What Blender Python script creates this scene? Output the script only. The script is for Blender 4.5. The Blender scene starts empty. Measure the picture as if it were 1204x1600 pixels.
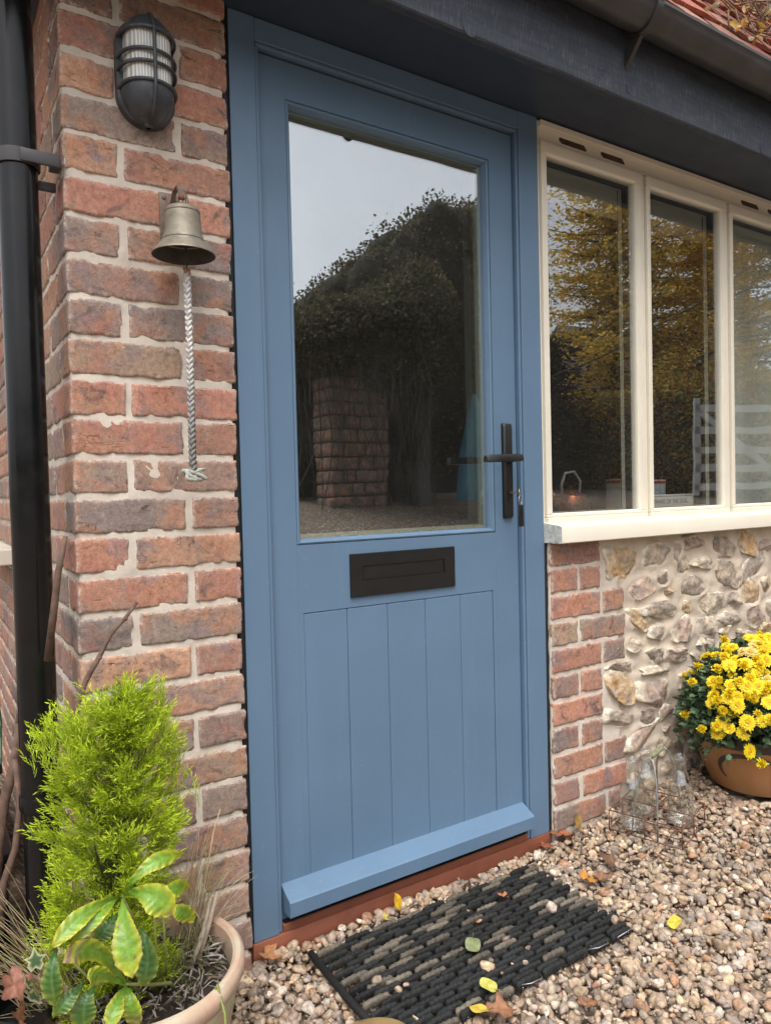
import bpy, bmesh, math, random
import numpy as np
from mathutils import Vector, Matrix

# ---------------------------------------------------------------- camera, world, sun, exposure
scene = bpy.context.scene
COL = scene.collection
CAM_POS = (-0.58644, -1.48799, 0.99024)
YAW, PITCH, ROLL, FPX = 0.57097, -0.027708, -0.023694, 1129.9
def cam_axes(y, p, r):
    f = np.array([math.sin(y)*math.cos(p), math.cos(y)*math.cos(p), math.sin(p)])
    rt = np.array([math.cos(y), -math.sin(y), 0.0]); up = np.cross(rt, f)
    c, s = math.cos(r), math.sin(r)
    return c*rt+s*up, -s*rt+c*up, f
rt, up, fw = cam_axes(YAW, PITCH, ROLL)
cd = bpy.data.cameras.new('camera'); cam = bpy.data.objects.new('camera', cd); COL.objects.link(cam)
cam.matrix_world = Matrix(((rt[0], up[0], -fw[0], CAM_POS[0]), (rt[1], up[1], -fw[1], CAM_POS[1]),
                           (rt[2], up[2], -fw[2], CAM_POS[2]), (0, 0, 0, 1)))
cd.sensor_fit = 'VERTICAL'; cd.sensor_height = 24.0; cd.lens = 24.0*FPX/1600.0
cd.clip_start = 0.02; cd.clip_end = 500
scene.camera = cam

SUN_EL, SUN_AZ = math.radians(64), math.radians(212)      # azimuth from +y clockwise: behind the camera, soft
world = bpy.data.worlds.new('World'); scene.world = world; world.use_nodes = True
wn = world.node_tree; wn.nodes.clear()
out = wn.nodes.new('ShaderNodeOutputWorld'); bg = wn.nodes.new('ShaderNodeBackground')
sky = wn.nodes.new('ShaderNodeTexSky'); sky.sky_type = 'NISHITA'; sky.sun_disc = False
sky.sun_elevation = SUN_EL; sky.sun_rotation = SUN_AZ; sky.air_density = 1.0; sky.dust_density = 4.0
hs = wn.nodes.new('ShaderNodeHueSaturation'); hs.inputs['Saturation'].default_value = 0.22
wn.links.new(sky.outputs[0], hs.inputs['Color'])
tc = wn.nodes.new('ShaderNodeTexCoord'); cn = wn.nodes.new('ShaderNodeTexNoise')
cn.inputs['Scale'].default_value = 2.2; cn.inputs['Detail'].default_value = 5; cn.inputs['Roughness'].default_value = 0.55
cr = wn.nodes.new('ShaderNodeMapRange'); cr.inputs[1].default_value = 0.3; cr.inputs[2].default_value = 0.7
cr.inputs[3].default_value = 0.86; cr.inputs[4].default_value = 1.12
mulc = wn.nodes.new('ShaderNodeVectorMath'); mulc.operation = 'SCALE'
wn.links.new(tc.outputs['Generated'], cn.inputs['Vector']); wn.links.new(cn.outputs['Fac'], cr.inputs[0])
wn.links.new(hs.outputs[0], mulc.inputs[0]); wn.links.new(cr.outputs[0], mulc.inputs['Scale'])
wn.links.new(mulc.outputs[0], bg.inputs['Color']); bg.inputs['Strength'].default_value = 0.15
wn.links.new(bg.outputs[0], out.inputs[0])
sd = bpy.data.lights.new('sun', 'SUN'); sd.energy = 1.0; sd.angle = math.radians(40); sd.color = (1.0, 0.96, 0.9)
sun = bpy.data.objects.new('sun', sd); COL.objects.link(sun)
sdir = Vector((math.sin(SUN_AZ)*math.cos(SUN_EL), math.cos(SUN_AZ)*math.cos(SUN_EL), math.sin(SUN_EL)))
sun.rotation_euler = sdir.to_track_quat('Z', 'Y').to_euler(); sun.location = (0, -6, 8)
scene.view_settings.view_transform = 'Standard'; scene.view_settings.look = 'None'
scene.view_settings.exposure = 0.98; scene.view_settings.gamma = 1.0
scene.cycles.max_bounces = 7; scene.cycles.transparent_max_bounces = 24
scene.cycles.diffuse_bounces = 3; scene.cycles.glossy_bounces = 4
scene.cycles.use_denoising = True
scene.render.film_transparent = False

rng = np.random.default_rng(7); random.seed(7)
MM = 0.001

# ---------------------------------------------------------------- numpy noise
def _hash(i, j, k, s):
    n = (i*374761393 + j*668265263 + k*1103515245 + s*912271) & 0xffffffff
    n = ((n ^ (n >> 13))*1274126177) & 0xffffffff
    n = ((n ^ (n >> 16))*2246822519) & 0xffffffff
    return ((n >> 8) & 0xffff)/65535.0
def vnoise(P, s=0):
    P = np.asarray(P, float)+1000.0
    I = np.floor(P).astype(np.int64); F = P-I; F = F*F*(3-2*F)
    r = 0
    for a in (0, 1):
        for b in (0, 1):
            for c in (0, 1):
                w = (F[:, 0] if a else 1-F[:, 0])*(F[:, 1] if b else 1-F[:, 1])*(F[:, 2] if c else 1-F[:, 2])
                r = r+w*_hash(I[:, 0]+a, I[:, 1]+b, I[:, 2]+c, s)
    return r*2-1
def fbm(P, s=0, o=3):
    r = 0; a = 1; t = 0
    for k in range(o):
        r = r+a*vnoise(np.asarray(P)*(2**k), s+k*17); t += a; a *= 0.5
    return r/t
def sstep(a, b, x):
    t = np.clip((x-a)/(b-a), 0, 1); return t*t*(3-2*t)

# ---------------------------------------------------------------- mesh helpers
class MB:
    def __init__(s): s.v = []; s.f = []; s.c = []; s.n = 0; s.uc = False
    def add(s, V, F, col=None):
        V = np.asarray(V, float).reshape(-1, 3)
        s.v.append(V); b = s.n
        s.f.extend([tuple(int(i)+b for i in q) for q in F]); s.n += len(V)
        if col is None: C = np.ones((len(V), 4))
        else:
            C = np.asarray(col, float)
            if C.ndim == 1: C = np.tile(C, (len(V), 1))
            if C.shape[1] == 3: C = np.hstack([C, np.zeros((len(C), 1))])
            s.uc = True
        s.c.append(C); return s
    def box(s, lo, hi, bev=0.0, col=None, rotz=0.0, M=None):
        lo = np.minimum(lo, hi).astype(float) if False else np.array([min(a, b) for a, b in zip(lo, hi)], float)
        hi = np.array([max(a, b) for a, b in zip(lo, hi)], float) if False else np.array(hi, float)
        c = (lo+hi)/2; h = (hi-lo)/2; b = min(bev, *(h*0.95)) if bev > 0 else 0
        if b <= 0:
            V = np.array([[x, y, z] for x in (-1, 1) for y in (-1, 1) for z in (-1, 1)], float)*h
            F = [(0, 1, 3, 2), (4, 6, 7, 5), (0, 4, 5, 1), (2, 3, 7, 6), (0, 2, 6, 4), (1, 5, 7, 3)]
        else:
            bm = bmesh.new(); bmesh.ops.create_cube(bm, size=2)
            for v in bm.verts: v.co = Vector((v.co.x*h[0], v.co.y*h[1], v.co.z*h[2]))
            bmesh.ops.bevel(bm, geom=bm.edges[:], offset=b, segments=2, profile=0.5, affect='EDGES')
            bm.verts.index_update()
            V = np.array([v.co[:] for v in bm.verts]); F = [tuple(v.index for v in f.verts) for f in bm.faces]; bm.free()
        if M is not None: V = V@np.array(M.to_3x3()).T
        if rotz:
            cz, sz = math.cos(rotz), math.sin(rotz)
            V = V@np.array([[cz, sz, 0], [-sz, cz, 0], [0, 0, 1]])
        return s.add(V+c, F, col)
    def tube(s, path, r, n=10, col=None, cap=True):
        P = np.asarray(path, float); m = len(P)
        R = np.full(m, r) if np.isscalar(r) else np.asarray(r, float)
        T = np.gradient(P, axis=0); T /= np.linalg.norm(T, axis=1)[:, None]+1e-12
        up0 = np.array([0, 0, 1.0]) if abs(T[0][2]) < 0.9 else np.array([1.0, 0, 0])
        u = np.cross(T[0], up0); u /= np.linalg.norm(u); V = []
        for i in range(m):
            u = u-T[i]*(u@T[i]); u /= np.linalg.norm(u)+1e-12; w = np.cross(T[i], u)
            for k in range(n):
                a = 2*math.pi*k/n; V.append(P[i]+R[i]*(math.cos(a)*u+math.sin(a)*w))
        F = [(i*n+k, i*n+(k+1) % n, (i+1)*n+(k+1) % n, (i+1)*n+k) for i in range(m-1) for k in range(n)]
        if cap:
            F.append(tuple(range(n))[::-1]); F.append(tuple((m-1)*n+k for k in range(n)))
        if col is not None and np.ndim(col) == 2: col = np.repeat(np.asarray(col), n, axis=0)
        return s.add(V, F, col)
    def lathe(s, prof, c=(0, 0, 0), n=48, col=None, sx=1, sy=1):
        P = np.asarray(prof, float); m = len(P); V = []
        for r, z in P:
            for k in range(n):
                a = 2*math.pi*k/n; V.append((c[0]+r*sx*math.cos(a), c[1]+r*sy*math.sin(a), c[2]+z))
        F = [(i*n+k, i*n+(k+1) % n, (i+1)*n+(k+1) % n, (i+1)*n+k) for i in range(m-1) for k in range(n)]
        if col is not None and np.ndim(col) == 2: col = np.repeat(np.asarray(col), n, axis=0)
        return s.add(V, F, col)
    def grid(s, X, Y, Z, col=None):
        a, b = X.shape; V = np.stack([X, Y, Z], -1).reshape(-1, 3)
        F = [(i*b+j, (i+1)*b+j, (i+1)*b+j+1, i*b+j+1) for i in range(a-1) for j in range(b-1)]
        return s.add(V, F, col)
    def mesh(s, name, smooth=False):
        me = bpy.data.meshes.new(name)
        V = np.vstack(s.v) if s.v else np.zeros((0, 3)); F = s.f
        me.vertices.add(len(V)); me.vertices.foreach_set('co', V.ravel())
        cnt = np.array([len(q) for q in F], np.int32); flat = np.fromiter((i for q in F for i in q), np.int32, int(cnt.sum()))
        me.loops.add(len(flat)); me.loops.foreach_set('vertex_index', flat)
        me.polygons.add(len(F)); me.polygons.foreach_set('loop_start', np.concatenate([[0], np.cumsum(cnt)[:-1]]).astype(np.int32))
        me.polygons.foreach_set('loop_total', cnt)
        if s.uc:
            at = me.color_attributes.new('tint', 'FLOAT_COLOR', 'POINT'); at.data.foreach_set('color', np.vstack(s.c).ravel())
        me.update(calc_edges=True); me.validate()
        me.polygons.foreach_set('use_smooth', np.full(len(me.polygons), bool(smooth)))
        return me
def fast_mesh(name, V, F, C=None, smooth=True):
    """V (n,3); F (m,k) uniform faces; C (n,4)"""
    me = bpy.data.meshes.new(name); k = F.shape[1]
    me.vertices.add(len(V)); me.vertices.foreach_set('co', np.ascontiguousarray(V, dtype=np.float32).ravel())
    me.loops.add(F.size); me.loops.foreach_set('vertex_index', F.astype(np.int32).ravel())
    me.polygons.add(len(F)); me.polygons.foreach_set('loop_start', np.arange(0, F.size, k, dtype=np.int32))
    me.polygons.foreach_set('loop_total', np.full(len(F), k, np.int32))
    if C is not None:
        at = me.color_attributes.new('tint', 'FLOAT_COLOR', 'POINT'); at.data.foreach_set('color', np.ascontiguousarray(C, dtype=np.float32).ravel())
    me.update(calc_edges=True)
    me.polygons.foreach_set('use_smooth', np.full(len(F), smooth))
    return me
def link(name, me, mt, parent=None, auto=None):
    o = bpy.data.objects.new(name, me); COL.objects.link(o)
    if mt is not None: me.materials.append(mt)
    if parent is not None:
        o.parent = parent
        if parent.parent is None: o.location = -Vector(parent.location)
    return o
def part(name, mb, mt, parent=None, smooth=False, label=None):
    me = mb.mesh(name, smooth)
    if smooth == 'auto':
        me.polygons.foreach_set('use_smooth', np.full(len(me.polygons), True))
        me.set_sharp_from_angle(angle=math.radians(38))
    o = link(name, me, mt, parent)
    if label: o['label'] = label
    return o
def thing(name, label, cat, loc=(0, 0, 0), group=None):
    o = bpy.data.objects.new(name, None); COL.objects.link(o); o.location = loc; o.empty_display_size = 0.05
    o['label'] = label; o['category'] = cat
    if group: o['group'] = group
    return o
def tag(o, label, cat, group=None):
    o['label'] = label; o['category'] = cat
    if group: o['group'] = group
    return o

# ---------------------------------------------------------------- materials
class NT:
    def __init__(s, name):
        s.m = bpy.data.materials.new(name); s.m.use_nodes = True; s.t = s.m.node_tree; s.t.nodes.clear()
        s.o = s.t.nodes.new('ShaderNodeOutputMaterial'); s.co = s.N('ShaderNodeTexCoord').outputs['Object']
    def N(s, ty, **k):
        n = s.t.nodes.new(ty)
        for a, b in k.items(): setattr(n, a, b)
        return n
    def L(s, a, b): s.t.links.new(a, b)
    def noise(s, scale, detail=4, rough=0.55, vec=None, stretch=None, dist=0):
        n = s.N('ShaderNodeTexNoise'); n.inputs['Scale'].default_value = scale; n.inputs['Detail'].default_value = detail
        n.inputs['Roughness'].default_value = rough; n.inputs['Distortion'].default_value = dist
        v = vec or s.co
        if stretch:
            m = s.N('ShaderNodeMapping'); m.inputs['Scale'].default_value = stretch; s.L(v, m.inputs[0]); v = m.outputs[0]
        s.L(v, n.inputs['Vector']); return n.outputs['Fac']
    def ramp(s, x, a, b, lo=0.0, hi=1.0):
        r = s.N('ShaderNodeMapRange'); s.L(x, r.inputs[0])
        for i, q in enumerate((a, b, lo, hi)): r.inputs[i+1].default_value = q
        return r.outputs[0]
    def mix(s, f, a, b, mode='MIX'):
        m = s.N('ShaderNodeMix', data_type='RGBA', blend_type=mode)
        for i, q in ((0, f), (6, a), (7, b)):
            if isinstance(q, bpy.types.NodeSocket): s.L(q, m.inputs[i])
            elif i == 0: m.inputs[0].default_value = q
            else: m.inputs[i].default_value = (*q[:3], 1)
        return m.outputs[2]
    def mul(s, a, b):
        m = s.N('ShaderNodeMath', operation='MULTIPLY')
        for i, q in enumerate((a, b)):
            if isinstance(q, bpy.types.NodeSocket): s.L(q, m.inputs[i])
            else: m.inputs[i].default_value = q
        return m.outputs[0]
    def add(s, a, b):
        m = s.N('ShaderNodeMath', operation='ADD')
        for i, q in enumerate((a, b)):
            if isinstance(q, bpy.types.NodeSocket): s.L(q, m.inputs[i])
            else: m.inputs[i].default_value = q
        return m.outputs[0]
    def bump(s, h, st, dist=0.001, nrm=None):
        b = s.N('ShaderNodeBump'); b.inputs['Strength'].default_value = st; b.inputs['Distance'].default_value = dist
        s.L(h, b.inputs['Height'])
        if nrm: s.L(nrm, b.inputs['Normal'])
        return b.outputs[0]
    def bsdf(s, color, rough=0.5, metal=0.0, normal=None, spec=0.5, **k):
        p = s.N('ShaderNodeBsdfPrincipled')
        for nm, q in (('Base Color', color), ('Roughness', rough), ('Metallic', metal), ('Specular IOR Level', spec)):
            if isinstance(q, bpy.types.NodeSocket): s.L(q, p.inputs[nm])
            elif nm == 'Base Color': p.inputs[nm].default_value = (*q[:3], 1)
            else: p.inputs[nm].default_value = q
        for nm, q in k.items(): p.inputs[nm.replace('_', ' ')].default_value = q
        if normal is not None: s.L(normal, p.inputs['Normal'])
        s.L(p.outputs[0], s.o.inputs[0]); return s.m
    def tint(s):
        a = s.N('ShaderNodeAttribute', attribute_name='tint'); return a.outputs['Color'], a.outputs['Alpha']

def dark(c, k): return tuple(x*k for x in c[:3])
def simple(name, c, rough=0.5, var=0.18, vs=12, bump=0.15, bs=300, metal=0, spec=0.5, dist=0.0006, stretch=None, dirt=None, **k):
    t = NT(name); n = t.noise(vs, 5, stretch=stretch)
    col = t.mix(t.ramp(n, 0.3, 0.7), dark(c, 1-var), tuple(min(1, x*(1+var)) for x in c))
    if dirt:
        dm = t.ramp(t.noise(dirt[1], 6, 0.65), 0.52, 0.72, 0, dirt[2]); col = t.mix(dm, col, dirt[0])
    rr = t.ramp(t.noise(vs*2.3, 3), 0.3, 0.7, max(0.03, rough-0.07), min(1, rough+0.07))
    return t.bsdf(col, rr, metal, t.bump(t.noise(bs, 3, stretch=stretch), bump, dist), spec, **k)
def tinted(name, rough=0.7, var=0.25, vs=60, bump=0.3, bs=400, dist=0.0008, spec=0.4, sub=0.0, trans=0.0):
    t = NT(name); c, a = t.tint(); n = t.noise(vs, 4)
    col = t.mix(t.ramp(n, 0.3, 0.7, 0, 1), t.mix(1.0, c, (1-var,)*3, 'MULTIPLY'), t.mix(1.0, c, (1+var,)*3, 'MULTIPLY'))
    m = t.bsdf(col, rough, 0, t.bump(t.noise(bs, 3), bump, dist), spec)
    if trans > 0:
        p = [x for x in t.t.nodes if x.type == 'BSDF_PRINCIPLED'][0]
        tr = t.N('ShaderNodeBsdfTranslucent'); t.L(col, tr.inputs['Color'])
        mx = t.N('ShaderNodeMixShader'); mx.inputs[0].default_value = trans
        t.L(p.outputs[0], mx.inputs[1]); t.L(tr.outputs[0], mx.inputs[2]); t.L(mx.outputs[0], t.o.inputs[0])
    return m

def brick_mat():
    t = NT('brick'); c, a = t.tint()
    col = t.mix(t.ramp(t.noise(8, 4, 0.6, dist=0.5), 0.48, 0.6, 0, 0.75), c, (0.43, 0.20, 0.11))
    col = t.mix(t.ramp(t.noise(10.5, 5, 0.65, dist=0.7), 0.51, 0.63, 0, 0.8), col, (0.25, 0.185, 0.175))
    col = t.mix(t.ramp(t.noise(12, 5, 0.65), 0.56, 0.7, 0, 0.7), col, (0.38, 0.125, 0.085))
    col = t.mix(t.ramp(t.noise(9.3, 5, 0.7), 0.57, 0.7, 0, 0.6), col, (0.33, 0.285, 0.19))
    burnt = t.ramp(t.noise(14.5, 7, 0.72, dist=1.0), 0.55, 0.66, 0, 0.75)
    col = t.mix(burnt, col, (0.12, 0.085, 0.082))
    hsv = t.N('ShaderNodeHueSaturation'); hsv.inputs['Saturation'].default_value = 0.93; hsv.inputs['Value'].default_value = 1.03; t.L(col, hsv.inputs['Color']); col = hsv.outputs[0]
    tone = t.ramp(t.noise(85, 6, 0.72), 0.36, 0.66, 0.78, 1.22)  # random fine variation of the brick's own tone
    sc = t.N('ShaderNodeVectorMath', operation='SCALE'); t.L(col, sc.inputs[0]); t.L(tone, sc.inputs['Scale']); col = sc.outputs[0]
    col = t.mix(t.ramp(t.noise(42, 8, 0.78), 0.6, 0.68, 0, 0.5), col, (0.52, 0.41, 0.34))
    col = t.mix(t.ramp(t.noise(300, 3, 0.6), 0.62, 0.74, 0, 0.5), col, (0.58, 0.5, 0.42))
    col = t.mix(t.ramp(t.noise(210, 3, 0.6), 0.3, 0.4, 0.5, 0), col, (0.08, 0.055, 0.05))
    rd = t.noise(15, 4, 0.55, stretch=(0.6, 0.9, 2.0), dist=1.6)
    m1 = t.N('ShaderNodeMath', operation='SUBTRACT'); t.L(rd, m1.inputs[0]); m1.inputs[1].default_value = 0.5
    m2 = t.N('ShaderNodeMath', operation='ABSOLUTE'); t.L(m1.outputs[0], m2.inputs[0])
    gate = t.ramp(t.noise(16, 3, 0.6), 0.54, 0.62, 0, 1)
    crease = t.mul(t.ramp(m2.outputs[0], 0.0, 0.010, 1, 0), gate)
    col = t.mix(t.mul(crease, 0.75), col, (0.06, 0.042, 0.038))
    sm = t.mul(a, t.ramp(t.noise(120, 6, 0.75), 0.46, 0.60, 0.0, 0.9)); col = t.mix(sm, col, (0.58, 0.50, 0.43))
    h = t.add(t.add(t.mul(t.noise(48, 8, 0.75, stretch=(1, 1, 1.5), dist=0.3), 0.8), t.mul(t.noise(430, 4, 0.7), 0.5)), t.mul(crease, -1.1))
    return t.bsdf(col, 0.88, 0, t.bump(h, 0.7, 0.003), 0.25)
def mortar_mat(name, c):
    t = NT(name)
    col = t.mix(t.ramp(t.noise(14, 6, 0.65), 0.3, 0.7), dark(c, 0.8), tuple(x*1.12 for x in c))
    col = t.mix(t.ramp(t.noise(5, 5, 0.7), 0.55, 0.75, 0, 0.4), col, dark(c, 0.55))
    col = t.mix(t.ramp(t.noise(500, 3, 0.6), 0.58, 0.72, 0, 0.45), col, dark(c, 0.5))
    h = t.add(t.noise(90, 7, 0.75), t.mul(t.noise(600, 3, 0.7), 0.4))
    return t.bsdf(col, 0.93, 0, t.bump(h, 0.7, 0.0022), 0.2)
def paint_mat(name, c, rough=0.42, grain=0.12, dust=0.1, splash=False):
    t = NT(name)
    col = t.mix(t.ramp(t.noise(4, 5, 0.6), 0.3, 0.7), dark(c, 0.94), tuple(x*1.05 for x in c))
    col = t.mix(t.ramp(t.noise(60, 6, 0.7), 0.6, 0.75, 0, dust), col, (0.5, 0.5, 0.48))
    h = t.add(t.noise(120, 4, 0.6, stretch=(1, 1, 0.06)), t.mul(t.noise(900, 2), 0.3))
    if splash:      # rain splash and grit low on the timber, faint runs higher up
        sp = t.N('ShaderNodeSeparateXYZ'); t.L(t.co, sp.inputs[0])
        col = t.mix(t.mul(t.ramp(t.noise(150, 5, 0.75), 0.56, 0.70, 0, 0.22), t.ramp(sp.outputs[2], 0.03, 0.26, 1, 0)), col, (0.30, 0.27, 0.23))
        col = t.mix(t.ramp(t.noise(14, 6, 0.7, stretch=(1, 1, 0.12)), 0.55, 0.75, 0, 0.25), col, tuple(x*1.35 for x in c))
    rr = t.ramp(t.noise(9, 4), 0.3, 0.7, rough-0.06, rough+0.08)
    return t.bsdf(col, rr, 0, t.bump(h, grain, 0.0006), 0.45)
def fascia_mat():
    t = NT('rough_sawn_painted_board'); c = (0.034, 0.042, 0.058)
    streak = t.noise(60, 7, 0.75, stretch=(0.07, 1, 1.6)); vert = t.noise(420, 4, 0.65, stretch=(1, 1, 0.07))
    col = t.mix(t.ramp(streak, 0.4, 0.7), c, (0.06, 0.07, 0.09))
    col = t.mix(t.mul(t.ramp(vert, 0.50, 0.66, 0, 1), t.ramp(t.noise(30, 6, 0.75, stretch=(0.5, 1, 1.3)), 0.42, 0.62, 0.1, 0.9)), col, (0.15, 0.165, 0.195))
    h = t.add(vert, t.mul(streak, 0.8))
    return t.bsdf(col, 0.62, 0, t.bump(h, 0.9, 0.003), 0.4)
def glass_mat(name, ior=1.6, tint=(0.93, 0.96, 0.94), lo=0.0, hi=1.0, rough=0.0, spots=False):
    t = NT(name); fr = t.N('ShaderNodeFresnel'); ge = t.N('ShaderNodeNewGeometry'); t.L(t.ramp(ge.outputs['Backfacing'], 0, 1, ior, 1/ior), fr.inputs['IOR'])
    tr = t.N('ShaderNodeBsdfTransparent'); tr.inputs['Color'].default_value = (*tint, 1)
    gl = t.N('ShaderNodeBsdfGlossy'); gl.inputs['Roughness'].default_value = rough; gl.inputs['Color'].default_value = (0.95, 0.97, 1.0, 1)
    wob = t.bump(t.noise(2.2, 2), 0.06, 0.02); t.L(wob, gl.inputs['Normal'])
    f = t.ramp(fr.outputs[0], 0, 1, lo, hi)
    mx = t.N('ShaderNodeMixShader'); t.L(f, mx.inputs[0]); t.L(tr.outputs[0], mx.inputs[1]); t.L(gl.outputs[0], mx.inputs[2])
    o = mx.outputs[0]
    if spots:
        df = t.N('ShaderNodeBsdfDiffuse'); df.inputs['Color'].default_value = (0.5, 0.5, 0.47, 1)
        m2 = t.N('ShaderNodeMixShader'); t.L(t.ramp(t.noise(7, 6, 0.7), 0.4, 0.8, 0.010, 0.024), m2.inputs[0])
        t.L(o, m2.inputs[1]); t.L(df.outputs[0], m2.inputs[2]); o = m2.outputs[0]
    t.L(o, t.o.inputs[0]); return t.m

M = {}
M['brick'] = brick_mat()
M['mortar'] = mortar_mat('pale_mortar', (0.64, 0.565, 0.48))
M['flintmortar'] = mortar_mat('buff_mortar', (0.61, 0.515, 0.415))
M['blue'] = paint_mat('blue_door_paint', (0.112, 0.187, 0.282), 0.45, 0.3, 0.16, True)
M['cream'] = paint_mat('cream_window_paint', (0.74, 0.685, 0.57), 0.4, 0.1, 0.03)
M['fascia'] = fascia_mat()
M['soffit'] = paint_mat('dark_soffit_paint', (0.030, 0.042, 0.066), 0.45, 0.2, 0.05)
M['black'] = simple('satin_black_metal', (0.009, 0.009, 0.009), 0.42, 0.2, 20, 0.1, 500)
M['blackgloss'] = simple('black_gloss_plastic', (0.006, 0.006, 0.0065), 0.2, 0.2, 8, 0.05, 90, spec=0.35, dirt=((0.05, 0.045, 0.04), 20, 0.1))
M['gutter'] = simple('weathered_black_gutter_plastic', (0.045, 0.042, 0.042), 0.42, 0.25, 9, 0.15, 200, dirt=((0.1, 0.095, 0.09), 14, 0.35))
M['sealant'] = simple('black_sealant', (0.006, 0.006, 0.007), 0.6, 0.2, 30, 0.5, 120, dist=0.002)
M['redwood'] = simple('red_hardwood', (0.235, 0.078, 0.045), 0.55, 0.3, 9, 0.4, 60, stretch=(0.15, 1, 1), dist=0.001, dirt=((0.12, 0.04, 0.025), 6, 0.6))
M['rubber'] = tinted('tyre_rubber', 0.78, 0.3, 70, 0.9, 160, 0.003, 0.35)
M['steel'] = simple('bright_steel_wire', (0.36, 0.36, 0.37), 0.5, 0.1, 30, 0.05, metal=1)
M['rustwire'] = simple('rusty_wire', (0.13, 0.055, 0.035), 0.8, 0.45, 90, 0.6, 600, dist=0.001)
M['galv'] = simple('dull_galvanised_wire', (0.33, 0.33, 0.32), 0.5, 0.25, 60, 0.3, 600, metal=0.8)
M['lampmetal'] = simple('weathered_dark_grey_casting', (0.055, 0.06, 0.068), 0.5, 0.35, 25, 0.35, 350, metal=0.25, dirt=((0.22, 0.22, 0.22), 30, 0.45))
M['bell'] = simple('tarnished_brass', (0.25, 0.22, 0.17), 0.55, 0.3, 22, 0.4, 260, metal=0.45, dirt=((0.13, 0.13, 0.10), 30, 0.7))
M['copper'] = simple('old_copper_bracket', (0.2, 0.13, 0.105), 0.6, 0.3, 30, 0.4, 300, metal=0.4, dirt=((0.16, 0.3, 0.27), 35, 0.6))
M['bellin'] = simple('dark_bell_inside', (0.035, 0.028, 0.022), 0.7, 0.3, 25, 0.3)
M['rust'] = simple('orange_rust', (0.24, 0.075, 0.02), 0.9, 0.4, 90, 0.6)
M['rope'] = tinted('rope_fibre', 0.9, 0.25, 120, 0.6, 900, 0.001)
M['terra'] = None
M['needle'] = tinted('conifer_needles', 0.55, 0.15, 30, 0.1, 300, trans=0.3)
M['leaf'] = tinted('hellebore_leaf', 0.38, 0.22, 70, 0.5, 200, 0.0016, 0.5, trans=0.14)
M['straw'] = tinted('dry_grass', 0.75, 0.15, 60, 0.2, 400, trans=0.2)
M['fallen'] = tinted('fallen_leaf', 0.6, 0.25, 90, 0.5, 300, 0.0015, trans=0.15)
M['petal'] = tinted('petal', 0.55, 0.08, 200, 0.1, 500, trans=0.25)
M['mumleaf'] = tinted('mum_leaf', 0.6, 0.3, 60, 0.3, 300, trans=0.1)
M['bark'] = simple('brown_bark', (0.12, 0.07, 0.05), 0.8, 0.4, 60, 0.7, 300, dist=0.0015)
M['soil'] = simple('dark_soil', (0.035, 0.025, 0.018), 0.95, 0.5, 60, 1.0, 120, dist=0.006)
M['clearglass'] = glass_mat('clear_bottle_glass', 1.6, (0.965, 0.975, 0.965), 0.03, 1.3)
M['doorglass'] = glass_mat('door_glazing', 2.15, (0.9, 0.93, 0.9), 0.09, 1.75, spots=True)
M['winglass'] = glass_mat('window_glazing', 1.9, (0.97, 0.98, 0.97), 0.04, 1.4, spots=True)
M['spacer'] = simple('pale_spacer_bar', (0.62, 0.63, 0.5), 0.5, 0.05)
M['stripdark'] = simple('dark_inner_strip', (0.035, 0.035, 0.035), 0.5, 0.1)
M['plaster'] = simple('grey_green_plaster', (0.80, 0.82, 0.75), 0.8, 0.05, 3, 0.2, 200)
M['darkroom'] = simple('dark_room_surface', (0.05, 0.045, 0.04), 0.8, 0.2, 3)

# ---------------------------------------------------------------- cottage
cottage = thing('cottage', 'brick and flint cottage wall with a half glazed blue door and cream casement window', 'house')

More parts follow.
